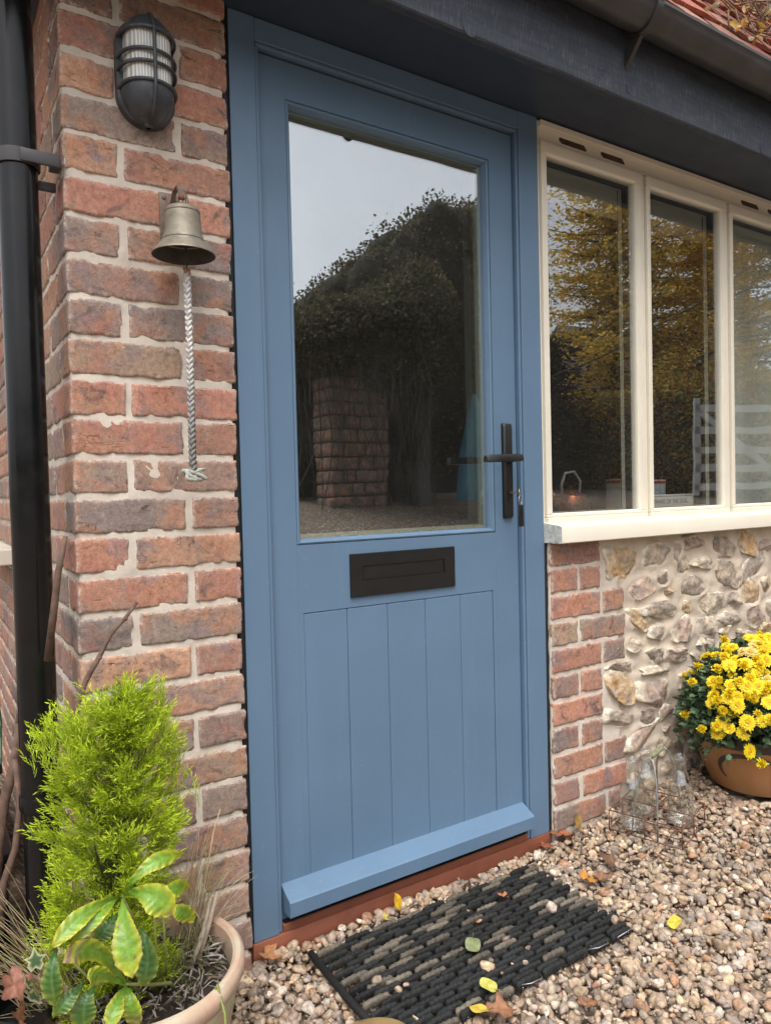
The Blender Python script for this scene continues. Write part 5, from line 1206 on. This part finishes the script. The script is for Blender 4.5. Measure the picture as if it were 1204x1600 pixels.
# ================================================================ fallen leaves
def leaf_obj(label, x, y, z, size, col, kind, rot, tilt=(0, 0), seed=0):
    size *= 1.3; z += .002
    r_ = np.random.default_rng(seed); n = 26; mb = MB(); rings = 6
    th_ = np.linspace(0, 2*math.pi, n, endpoint=False)
    if kind == 'oval': R = np.array([.5*(1+.0*math.cos(a)) for a in th_]); sx, sy = .72, 1.0
    elif kind == 'maple': R = np.array([.34+.22*abs(math.cos(2.5*(a)))**1.5+.05*math.sin(9*a) for a in th_]); sx, sy = 1, 1
    else: R = np.array([.42+.13*math.sin(3*a+seed)+.07*math.sin(7*a) for a in th_]); sx, sy = 1, .8
    curl = r_.uniform(.15, .55) if kind != 'oval' else .15
    V = [(0, 0, 0)]; C = [[*col, 0]]
    for k in range(1, rings+1):
        f = k/rings
        for a, r in zip(th_, R):
            x_, y_ = r*f*math.cos(a)*sx, r*f*math.sin(a)*sy; z_ = curl*(x_*x_*1.6)+.05*f*math.sin(a*3+seed)+(.04*math.sin(a*7)*f*f if kind != 'oval' else 0)
            V.append((x_, y_, z_)); v = 1+.25*math.sin(a*5+k)*(.3 if kind == 'oval' else 1)*.5; cc = np.array(col)*v
            if f > .9 and kind != 'oval': cc = cc*.6
            if abs(x_) < .03: cc = cc*.8+np.array([.4, .35, .15])*.2
            C.append([*np.clip(cc, 0, 1), 0])
    F = [(0, 1+i, 1+(i+1) % n) for i in range(n)]+[(1+(k-1)*n+i, 1+k*n+i, 1+k*n+(i+1) % n, 1+(k-1)*n+(i+1) % n) for k in range(1, rings) for i in range(n)]
    mb.add(np.array(V)*size, F, np.array(C)); mb.tube([(0, -.42*size, 0), (.02*size, -.62*size, .004), (.06*size, -.78*size, .001)], .0007, 5, col=np.array(col)*.6)
    me = mb.mesh('fallen_leaf', True); me.materials.append(M['fallen']); o = bpy.data.objects.new('fallen_leaf', me); COL.objects.link(o)
    o.location = (x, y, z); o.rotation_euler = (tilt[0], tilt[1], rot); tag(o, label, 'leaf', 'fallen leaves on the gravel and mat')
leaf_obj('bright yellow leaf stood upright on the gravel against the red threshold', .352, -.040, -.004, .030, (.62, .36, .015), 'oval', .4, (1.1, .2), 1)
leaf_obj('pale yellow crumpled leaf beside the bright yellow one at the back of the mat', .300, -.066, -.014, .024, (.48, .40, .10), 'rag', 1.2, (.3, .1), 2)
leaf_obj('sage green leaf lying in the middle of the rubber mat', .392, -.275, -.002, .036, (.22, .25, .12), 'oval', 2.4, (-.12, -.1), 3)
leaf_obj('yellow green leaf on the front edge of the rubber mat', .335, -.392, -.002, .030, (.50, .47, .10), 'oval', .2, (.1, -.15), 4)
leaf_obj('yellow leaf with a green tip lying on open gravel right of the mat', .832, -.462, -.012, .034, (.60, .50, .06), 'oval', 1.9, (-.15, .2), 5)
leaf_obj('orange crumbling leaf on gravel beside the back right corner of the mat', .815, -.222, -.014, .046, (.50, .22, .045), 'rag', .8, (.1, .1), 6)
leaf_obj('pinkish brown curled leaf next to the orange crumbling one', .850, -.235, -.010, .042, (.30, .15, .09), 'maple', 2.2, (.2, -.2), 7)
leaf_obj('dark brown curled leaf on the gravel below the bottle carrier', .91, -.205, .000, .042, (.16, .085, .05), 'maple', .3, (.5, .2), 8)
leaf_obj('long orange brown leaf on the gravel in front of the flower pot', 1.375, -.325, .008, .062, (.42, .19, .07), 'rag', .2, (.3, .0), 9)
leaf_obj('red brown leaf lying on the threshold end by the right door jamb', .925, -.030, -.006, .050, (.30, .11, .055), 'maple', 1.0, (.15, .1), 10)
leaf_obj('rust red leaf half under the right end of the threshold', .862, -.030, -.018, .044, (.27, .085, .045), 'rag', 2.0, (.2, .1), 11)
leaf_obj('large tan leaf lying at the foot of the left door jamb', .022, -.030, -.016, .052, (.40, .19, .08), 'rag', .5, (.1, .2), 12)
leaf_obj('brown leaf in front of the mat at the bottom edge', .318, -.447, -.016, .046, (.30, .14, .075), 'maple', .9, (.1, .1), 13)
leaf_obj('ochre leaf propped against the last brick of the quoin', .985, -.035, .020, .036, (.32, .2, .06), 'oval', .2, (1.3, .3), 14)
leaf_obj('small orange leaf scrap on the right part of the rubber mat', .575, -.165, -.003, .020, (.42, .16, .07), 'rag', .2, (.1, .1), 15)
leaf_obj('small yellow leaf at the bottom edge left of the brown leaf', .283, -.425, -.010, .030, (.58, .42, .06), 'oval', 1.2, (.2, .1), 16)
leaf_obj('orange tinted leaf far out on the gravel at the right', 1.02, -.58, -.008, .034, (.42, .22, .09), 'oval', 2.2, (.3, .1), 17)
leaf_obj('rust brown leaf scrap on gravel at the front right of the mat', .47, -.53, -.014, .036, (.26, .12, .06), 'rag', 1.4, (.2, .1), 18)
leaf_obj('pink red leaf beside the ivy in the bottom left corner', -.497, -.335, .295, .034, (.30, .13, .09), 'maple', .4, (1.0, .2), 19)
leaf_obj('brown dry leaf under the ivy in the bottom left corner', -.492, -.34, .245, .036, (.22, .09, .045), 'rag', 1.4, (.9, .2), 20)

# ================================================================ things on the window sill inside
SZ = .893
def tin(label, x, y, r, h, c):
    tt = thing('storage_tin', label, 'tin', (x, y, SZ), 'tins on the inner window sill')
    g = MB(); g.lathe([(.0001, 0), (r, 0), (r, h*.9)], (x, y, SZ), 48); part('tin_body', g, simple('printed_tin', c, .35, .1, 8), tt, smooth='auto')
    g = MB(); g.lathe([(r+.0008, h*.88), (r+.0012, h*.93), (r+.0008, h*.97)], (x, y, SZ), 48); part('red_band', g, simple('red_band_paint', (.35, .03, .03), .35), tt, smooth='auto')
    g = MB(); g.lathe([(r+.001, h*.97), (r+.001, h), (r-.002, h), (r-.004, h-.004), (.0001, h-.004)], (x, y, SZ), 48); part('tin_lid', g, simple('cream_lid', (.6, .58, .5), .35), tt, smooth='auto')
tin('pale storage tin with a red band under its lid behind the first window pane', 1.475, .170, .070, .122, (.50, .50, .46)); tin('blue striped tin with a red band behind the left edge of the second pane', 1.655, .215, .055, .118, (.33, .38, .42))
sg = thing('sign', 'small grey beware of the dog plaque standing on the inner sill', 'sign', (1.62, .10, SZ))
g = MB(); g.box((1.500, .096, SZ), (1.742, .103, SZ+.066), .001); part('board', g, simple('pale_sign_board', (.55, .55, .50), .6, .08), sg, smooth='auto')
g = MB(); dkp = simple('sign_dark_print', (.08, .08, .08), .6)
for z in (.0045, .0585): g.box((1.506, .0953, SZ+z), (1.736, .0959, SZ+z+.0016))
part('border', g, dkp, sg)
def text(s, x, y, z, size, mt, parent, rot=(math.pi/2, 0, 0), name='lettering', sx=1):
    cu = bpy.data.curves.new('t', 'FONT'); cu.body = s; cu.size = size; cu.extrude = .0002; cu.align_x = 'LEFT'; o = bpy.data.objects.new('t', cu); COL.objects.link(o)
    bpy.context.view_layer.update(); me = bpy.data.meshes.new_from_object(o); bpy.data.objects.remove(o); me.materials.clear(); me.materials.append(mt); me.name = name
    o = bpy.data.objects.new(name, me); COL.objects.link(o); o.parent = parent; o.location = Vector((x, y, z))-parent.location; o.rotation_euler = rot; o.scale = (sx, 1, 1); return o
text("BEWARE OF THE DOG...", 1.509, .0955, SZ+.034, .0225, dkp, sg, sx=.86); text("DON'T TRUST THE CAT EITHER", 1.511, .0955, SZ+.015, .0145, simple('sign_grey_print', (.22, .22, .22), .6), sg, sx=.98)
# kettle
kt = thing('kettle', 'copper kettle with a curved pale handle behind the first window pane', 'kettle', (1.36, .42, SZ-.02)); kx, ky, kz = 1.40, .36, SZ
cop = simple('dull_copper', (.35, .11, .05), .3, .2, 20, metal=.8)
g = MB(); g.lathe([(.0001, 0), (.055, 0), (.068, .02), (.070, .045), (.058, .068), (.035, .078), (.030, .080), (.030, .084), (.012, .090), (.0001, .092)], (kx, ky, kz), 40); g.lathe([(.0001, .092), (.008, .095), (.009, .104), (.0001, .108)], (kx, ky, kz), 16); part('kettle_body', g, cop, kt, smooth='auto')
g = MB(); g.tube([(kx-.055, ky, kz+.035), (kx-.085, ky, kz+.06), (kx-.10, ky, kz+.09)], [.016, .011, .007], 12); part('spout', g, cop, kt, smooth=True)
g = MB(); g.tube([(kx+.045, ky, kz+.07), (kx+.052, ky, kz+.12), (kx+.02, ky, kz+.155), (kx-.025, ky, kz+.15), (kx-.045, ky, kz+.11), (kx-.042, ky, kz+.072)], .005, 10); part('kettle_handle', g, simple('pale_handle', (.5, .48, .42), .3), kt, smooth=True)
hen = thing('hen_ornament', 'small white pottery hen with a red comb behind the second window pane', 'ornament', (1.90, .14, SZ)); hx, hy, hz = 1.905, .145, SZ
g = MB(); V0, F0 = ico(3); wht = simple('white_pottery', (.6, .62, .58), .35, .1)
V = V0.copy(); V = V*[.042, .026, .030]; V[:, 2] += np.where(V[:, 0] > .012, (V[:, 0]-.012)*1.1, 0)+.036; g.add(V+[hx+.02, hy, hz], F0)
g.tube([(hx+.0, hy, hz+.045), (hx-.016, hy, hz+.068), (hx-.022, hy, hz+.082)], [.021, .013, .010], 14); V = V0*[.0115, .0095, .0105]; g.add(V+[hx-.024, hy, hz+.084], F0); g.lathe([(.0001, 0), (.024, 0), (.022, .012), (.014, .018)], (hx+.018, hy, hz), 20)
part('hen_body', g, wht, hen, smooth=True)
g = MB()
for i, (a, b_) in enumerate(((-.030, .095), (-.024, .099), (-.017, .097), (-.038, .078))): g.add(V0*[.0048, .002, .0055]+[hx+a, hy, hz+b_], F0)
part('comb', g, simple('red_glaze', (.45, .04, .03), .35), hen, smooth=True)
g = MB(); g.tube([(hx-.033, hy, hz+.085), (hx-.043, hy, hz+.083)], [.003, .0006], 8); part('beak', g, simple('yellow_glaze', (.55, .33, .03), .4), hen, smooth=True)
cardo = MB(); cardo.box((1.285, .12, SZ), (1.36, .15, SZ+.009), .001); o = part('card', cardo, simple('white_card', (.6, .6, .56), .6), None); o.name = 'card_pack'; tag(o, 'small flat white packet lying on the inner sill in front of the tin', 'packet')
hp_ = thing('house_plant', 'house plant with long green strap leaves at the left edge of the window', 'potted plant', (1.12, .24, SZ))
g = MB(); g.lathe([(.0001, 0), (.030, 0), (.036, .05), (.033, .05), (.0001, .045)], (1.02, .24, SZ), 24); part('pot_body', g, simple('grey_pot', (.12, .12, .11), .6), hp_, smooth='auto')
for i, (dx, dz) in enumerate(((.13, .08), (.10, .14), (-.05, .2), (.03, .28), (.09, .34), (-.02, .3))): leaflet((1.02, .24, SZ+.05), (1.02+dx*.5, .235, SZ+.06+dz*.7), (1.02+dx, .22, SZ+.05+dz), .03, 0, 60+i, 'leaf', hp_)

# ================================================================ plants over the roof, seen above the gutter
rs = thing('climbing_shrub', 'tangle of bare twigs with yellow autumn leaves growing over the roof tiles', 'climbing plant', (1.9, .1, 2.6)); r_ = np.random.default_rng(44)
g = MB(); lv = MB()
for i in range(560):
    x = r_.uniform(1.36, 3.9); s = r_.uniform(.02, .9); y = -.285+s*cp-.02*sp; z = 2.245+s*sp+.05; p = np.array([x, y, z]); P = [p]; d = r_.normal(0, 1, 3)+[-.6, 0, .2]; d /= np.linalg.norm(d)
    for k in range(6): d = d+r_.normal(0, .35, 3); d /= np.linalg.norm(d); q = P[-1]+d*.055; q[2] = max(q[2], 2.245+(q[1]+.285)*sp/cp+.03); P.append(q)
    if P[-1][0] < 1.33: continue
    g.tube(P, np.linspace(.0028, .0008, 7), 5, col=np.array((.19, .12, .085))*r_.uniform(.6, 1.7))
    for k in range(5):
        q = P[r_.integers(1, 7)]; V, F = leafblade(r_.uniform(.02, .035), r_.uniform(.006, .011), None, r_, False); V = V@rot_to(r_.normal(0, 1, 3), r_.uniform(-2, 2)).T+q
        c = np.array([(.60, .38, .04), (.45, .33, .14), (.30, .27, .16), (.52, .42, .22), (.40, .16, .03)][r_.integers(5)])*r_.uniform(.7, 1.2); lv.add(V, F, c)
part('twigs', g, M['straw'], rs, smooth=True); part('leaves', lv, M['fallen'], rs, smooth=True)

# ================================================================ across the yard (seen in the glass)
def far_pt(az, r, z): a = math.radians(az); return np.array([-.586+r*math.sin(a), .075-(-1.488+r*math.cos(a)), z])
def leaf_cloud(pts, size, cols, seed, flat=1.0):
    r_ = np.random.default_rng(seed); n = len(pts); q = np.array([[-.5, 0, 0], [0, -.35, .1], [.5, 0, 0], [0, .35, .1]]); a = r_.normal(size=(n, 4)); a /= np.linalg.norm(a, axis=1)[:, None]
    w, x, y, z = a.T; R = np.stack([np.stack([1-2*(y*y+z*z), 2*(x*y-z*w), 2*(x*z+y*w)], 1), np.stack([2*(x*y+z*w), 1-2*(x*x+z*z), 2*(y*z-x*w)], 1), np.stack([2*(x*z-y*w), 2*(y*z+x*w), 1-2*(x*x+y*y)], 1)], 1)
    s = size*r_.uniform(.6, 1.4, n); V = np.einsum('nij,kj->nki', R, q)*s[:, None, None]*[1, 1, flat]+pts[:, None, :]; F = np.arange(n*4).reshape(n, 4)
    c = np.array(cols)[r_.integers(len(cols), size=n)]*r_.uniform(.6, 1.3, n)[:, None]; C = np.repeat(np.hstack([c, np.zeros((n, 1))]), 4, axis=0); return V.reshape(-1, 3), F, C
M['farleaf'] = tinted('far_foliage', .8, .2, 3, .0, trans=.4)
def blob_pts(c, rad, n, r_):
    u = r_.normal(size=(n, 3)); u /= np.linalg.norm(u, axis=1)[:, None]; k = 1+.22*fbm(u*2.3+np.array(c), 3, 3); return np.array(c)+u*np.array(rad)*(k*np.where(r_.random(n) < .97, r_.uniform(.84, .98, n), r_.uniform(.97, 1.04, n)))[:, None]
r_ = np.random.default_rng(71)
# ivy-covered building / hedge mound
hedge = thing('ivy_mound', 'huge dark ivy covered mound rising over the shed, mirrored in the door glass', 'ivy', tuple(far_pt(34, 9, .9)))
P = []; core = MB(); V0, F0 = ico(4)
for az, rr, zc_, rx, rz_ in ((23, 10.2, 1.4, .9, 1.3), (26, 10, 1.9, 1.0, 1.4), (29, 9.8, 2.2, 1.1, 1.6), (28, 8.5, 2.72, .55, .42), (30.5, 8.5, 2.85, .6, .45), (33, 8.6, 2.8, .55, .7), (35, 8.6, 2.9, .5, .8), (32, 9.6, 2.5, 1.1, 1.65), (35, 9.5, 2.8, 1.1, 1.75), (38, 9.5, 3.1, 1.1, 1.75), (40.6, 9.7, 3.2, .8, 1.65)):
    c = far_pt(az, rr, zc_); P.append(blob_pts(c, (rx, .8, rz_), 11000, r_)); kk = (1+.22*fbm(V0*2.3+np.array(c), 3, 3))[:, None]; core.add(V0*kk*[rx*.88, .7, rz_*.90]+c, F0)
P = np.vstack(P); hang = P[:, 2] > 1.1; P = P[hang]
V, F, C = leaf_cloud(P, .045, [(.09, .095, .04), (.14, .12, .06), (.07, .075, .035), (.17, .13, .075)], 1)
link('foliage', fast_mesh('foliage', V, F, C, False), M['farleaf'], hedge)
part('woody_core', core, simple('dark_woody_core', (.03, .026, .018), .95), hedge, smooth=True)
g = MB()
for i in range(900):
    az = r_.uniform(24, 36.5); p = far_pt(az, (8.1 if i % 9 == 0 else 8.85)+r_.uniform(-.15, .3), r_.uniform(1.9, 3.1)); L = r_.uniform(.5, 1.5); g.tube([p, p+[r_.normal(0, .08), 0, -L*.4]+r_.normal(0, .05, 3), p+[r_.normal(0, .14), 0, -L]+r_.normal(0, .08, 3)], [.008, .006, .003], 4, col=np.array((.07, .06, .042))*r_.uniform(.4, 1.6))
part('hanging_stems', g, M['straw'], hedge)
shed = thing('open_shed', 'open shed front under the ivy with its shade as a black sheet, mirrored in the door glass', 'shed', tuple(far_pt(34, 9.2, .9)))
g = MB(); a_, b_ = far_pt(21, 9.6, 0), far_pt(46, 9.9, 0); g.box((a_[0], -7.2, .6), (b_[0]+1.5, -7.0, 2.4)); part('shade_sheet', g, simple('shed_shade_black', (.012, .012, .012), .85, .4, 6), shed)  # flat black sheet standing for the shade inside the open shed
for az in (24.6, 35.6): 
    g = MB(); p = far_pt(az, 8.9, 0); g.box((p[0]-.09, p[1]-.09, .6), (p[0]+.09, p[1]+.09, 2.7), .01); part('post', g, simple('red_brown_post', (.09, .04, .03), .8) if az < 30 else simple('grey_post', (.10, .10, .095), .8), shed)
pil = thing('brick_pillar', 'rubble and brick pillar beneath the ivy, mirrored in the door glass', 'pillar', tuple(far_pt(30.2, 8.6, .9)))
g = MB(); p = far_pt(30.1, 8.6, 0); sd_ = 900
for k in range(15):
    z = .80+k*.155; x = -.40
    while x < .36:
        w_ = min(r_.uniform(.16, .42), .40-x); sd_ += 1; brick_block(g, (p[0]+x, p[1]-.2, z), (p[0]+x+w_-.02, p[1]+.22, z+.14), cell=.05, r=.009, seed=sd_, col=[(.13, .10, .065), (.11, .075, .055), (.10, .085, .06), (.15, .115, .08)][r_.integers(4)], smear=False, amp=.007, wob=.014); x += w_  # stone colours darkened to stand for the shadow the pillar is in
part('stones', g, M['brick'], pil, smooth=True); g = MB(); g.box((p[0]-.38, p[1]-.18, .6), (p[0]+.38, p[1]+.20, 3.0)); part('mortar', g, mortar_mat('shade_darkened_mortar', (.10, .08, .06)), pil)  # mortar colour darkened along with the shaded stones
par = thing('folded_parasol', 'folded teal blue parasol cover standing in the dark shed mouth, mirrored in the door glass', 'parasol', tuple(far_pt(39.7, 8.5, .9)))
g = MB(); p = far_pt(39.6, 8.4, 0); V = []
for z, w_ in ((.86, .27), (1.0, .27), (1.4, .22), (1.8, .12), (2.1, .03)):
    for a in np.linspace(0, 2*math.pi, 16, endpoint=False): V.append((p[0]+.07+w_*(1+.12*math.cos(5*a))*math.cos(a)-.0, p[1]+.5*w_*(1+.12*math.cos(5*a))*math.sin(a), z))
g.add(V, [(i*16+k, i*16+(k+1) % 16, (i+1)*16+(k+1) % 16, (i+1)*16+k) for i in range(4) for k in range(16)]+[tuple(range(64, 80))]); part('cover', g, simple('teal_cloth', (.035, .12, .165), .8, .2, 5), par, smooth=True)
# yellow larch
def autumn_tree(label, az, r, h, w, cols, n, seed, base, droop=.15):
    r_ = np.random.default_rng(seed); c = far_pt(az, r, base); tr = thing('autumn_tree', label, 'tree', tuple(c), 'autumn trees across the yard')
    g = MB(); g.tube([c, c+[.1, 0, h*.5], c+[0, .1, h*.95]], [.16, .1, .03], 10); P = []
    nb_ = 110
    for i in range(nb_):
        t_ = i/nb_; z = h*(.16+.82*t_); a = i*2.4+r_.normal(0, .3); L = w*(1-.72*t_)*r_.uniform(.7, 1.1); s = c+[0, 0, z]; e = s+[L*math.cos(a), L*math.sin(a), L*.08]; md = (s+e)/2+[0, 0, -L*droop*.3]
        g.tube([s, md, e], [.035*(1-t_)+.01, .02, .005], 5)
        m = int(n/nb_*(1-.5*t_)*1.3); q = r_.uniform(.15, 1, m)[:, None]; pt = (1-q)**2*s+2*q*(1-q)*md+q*q*e; P.append(pt+r_.normal(0, 1, (m, 3))*[.20, .20, .055]+[0, 0, -.05])
    V, F, C = leaf_cloud(np.vstack(P), .085, cols, seed+1, .6); link('crown', fast_mesh('crown', V, F, C, False), M['farleaf'], tr); part('trunk', g, simple('far_trunk', (.06, .045, .035), .9), tr)
YC = [(.74, .50, .08), (.60, .42, .07), (.78, .56, .12), (.46, .38, .08)]
autumn_tree('tall golden larch across the yard, mirrored in the first window pane', 50.2, 15, 7.6, 2.1, YC, 38000, 5, .9)
autumn_tree('broad golden tree beside the larch, mirrored in the second window pane', 56.5, 16.5, 7.0, 2.4, YC[:3]+[(.5, .26, .03)], 42000, 9, .9)
autumn_tree('dark green backing tree behind the golden trees', 59, 22, 9.0, 3.6, [(.03, .04, .015), (.06, .07, .03)], 30000, 13, .9)
autumn_tree('short dark tree left of the golden larch', 45.2, 12, 2.6, .8, [(.05, .05, .03), (.08, .07, .03)], 9000, 17, .9)
# hedge of autumn colours
hd = thing('autumn_hedge', 'clipped hedge in green and rust colours across the yard behind the white gate', 'hedge', tuple(far_pt(55, 12.5, .9))); P = []
core = MB()
for az in np.arange(47, 75, 1.3):
    c = far_pt(az, 12.8+.05*(az-47), 1.45+.012*(az-47)*2); P.append(blob_pts(c, (.62, .5, 1.15), 5000, r_)); core.add(V0*[.5, .4, .98]+c, F0)
V, F, C = leaf_cloud(np.vstack(P), .06, [(.34, .28, .06), (.46, .24, .06), (.20, .22, .05), (.5, .36, .07), (.32, .14, .05)], 3); link('foliage', fast_mesh('foliage', V, F, C, False), M['farleaf'], hd); part('woody_core', core, simple('hedge_core', (.035, .03, .02), .95), hd, smooth=True)
gt = thing('field_gate', 'white painted five bar gate across the yard, mirrored in the right hand panes', 'gate', tuple(far_pt(57, 8, .85))); wp = simple('white_gate_paint', (.48, .48, .46), .6, .1, 5)
pa, pb = far_pt(55.6, 9.6, 0), far_pt(65.5, 11.0, 0); dv = (pb-pa)/np.linalg.norm(pb-pa); L_ = np.linalg.norm(pb-pa)
def gbar(nm, s0, z0, s1, z1, w_, parent=gt):
    g = MB(); a, b2 = pa+dv*s0+[0, 0, z0], pa+dv*s1+[0, 0, z1]; d = b2-a; nrm = np.array([-dv[1], dv[0], 0])*.022; upd = np.cross(nrm, d); upd = upd/np.linalg.norm(upd)*w_/2
    V = [q+i*nrm+j*upd for q in (a, b2) for i, j in ((-1, -1), (1, -1), (1, 1), (-1, 1))]; g.add(V, [(0, 1, 2, 3), (4, 7, 6, 5), (0, 4, 5, 1), (1, 5, 6, 2), (2, 6, 7, 3), (3, 7, 4, 0)]); part(nm, g, wp, parent)
zg = .84
for z in (.12, .34, .56, .80, 1.08): gbar('bar', 0, zg+z, L_, zg+z, .085)
gbar('stile', .04, zg+.02, .04, zg+1.2, .09); gbar('stile', L_*.55, zg+.05, L_*.55, zg+1.1, .08); gbar('stile', L_-.04, zg+.02, L_-.04, zg+1.35, .10); gbar('brace', .1, zg+1.02, L_*.55, zg+.15, .075); gbar('brace', L_*.6, zg+.95, L_-.1, zg+.15, .075)
# farmhouse beyond
fh = thing('farmhouse', 'small white farmhouse with a slate roof far across the yard, mirrored in the window', 'house', tuple(far_pt(50, 21, .9)))
c = far_pt(50.5, 20, 0); g = MB(); g.box((c[0]-2, c[1]-2, .6), (c[0]+2.2, c[1]+2, 3.2)); part('wall', g, simple('white_render', (.45, .43, .4), .8), fh)
g = MB(); g.add([(c[0]-2.2, c[1]+2.2, 3.1), (c[0]+2.4, c[1]+2.2, 3.1), (c[0]+2.4, c[1], 5.0), (c[0]-2.2, c[1], 5.0), (c[0]-2.2, c[1]-2.2, 3.1), (c[0]+2.4, c[1]-2.2, 3.1)], [(0, 1, 2, 3), (3, 2, 5, 4), (0, 3, 4), (1, 5, 2)]); part('roof', g, simple('slate', (.09, .09, .105), .7), fh)
for dx in (-1.1, .9): g = MB(); g.box((c[0]+dx-.35, c[1]+2.0, 1.7), (c[0]+dx+.35, c[1]+2.03, 2.6)); part('window', g, simple('dark_pane', (.03, .035, .04), .2), fh)
# overhead wire and its pole
wr = MB(); pA, pB = far_pt(44, 11, 2.55), far_pt(62, 12.5, 4.7); wr.tube([pA*(1-q)+pB*q+np.array([0, 0, -.25*4*q*(1-q)]) for q in np.linspace(0, 1, 24)], .012, 6)
o = part('overhead_cable', wr, M['black'], None, smooth=True); tag(o, 'sagging black overhead cable crossing before the golden trees', 'cable')
# far woodland behind the photographer so that the horizon is not bare
P = []; core = MB()
for az in list(range(-75, 22, 6))+list(range(66, 110, 6)):
    c = far_pt(az, 34, 2.5); P.append(blob_pts(c, (2.4, 1.6, r_.uniform(2.4, 3.6)), 1500, r_)); core.add(V0*[1.9, 1.2, 2.2]+c, F0)
V, F, C = leaf_cloud(np.vstack(P), .5, [(.06, .08, .03), (.12, .11, .04), (.2, .15, .04)], 7); o = link('woodland', fast_mesh('woodland', V, F, C, False), M['farleaf']); o['kind'] = 'stuff'
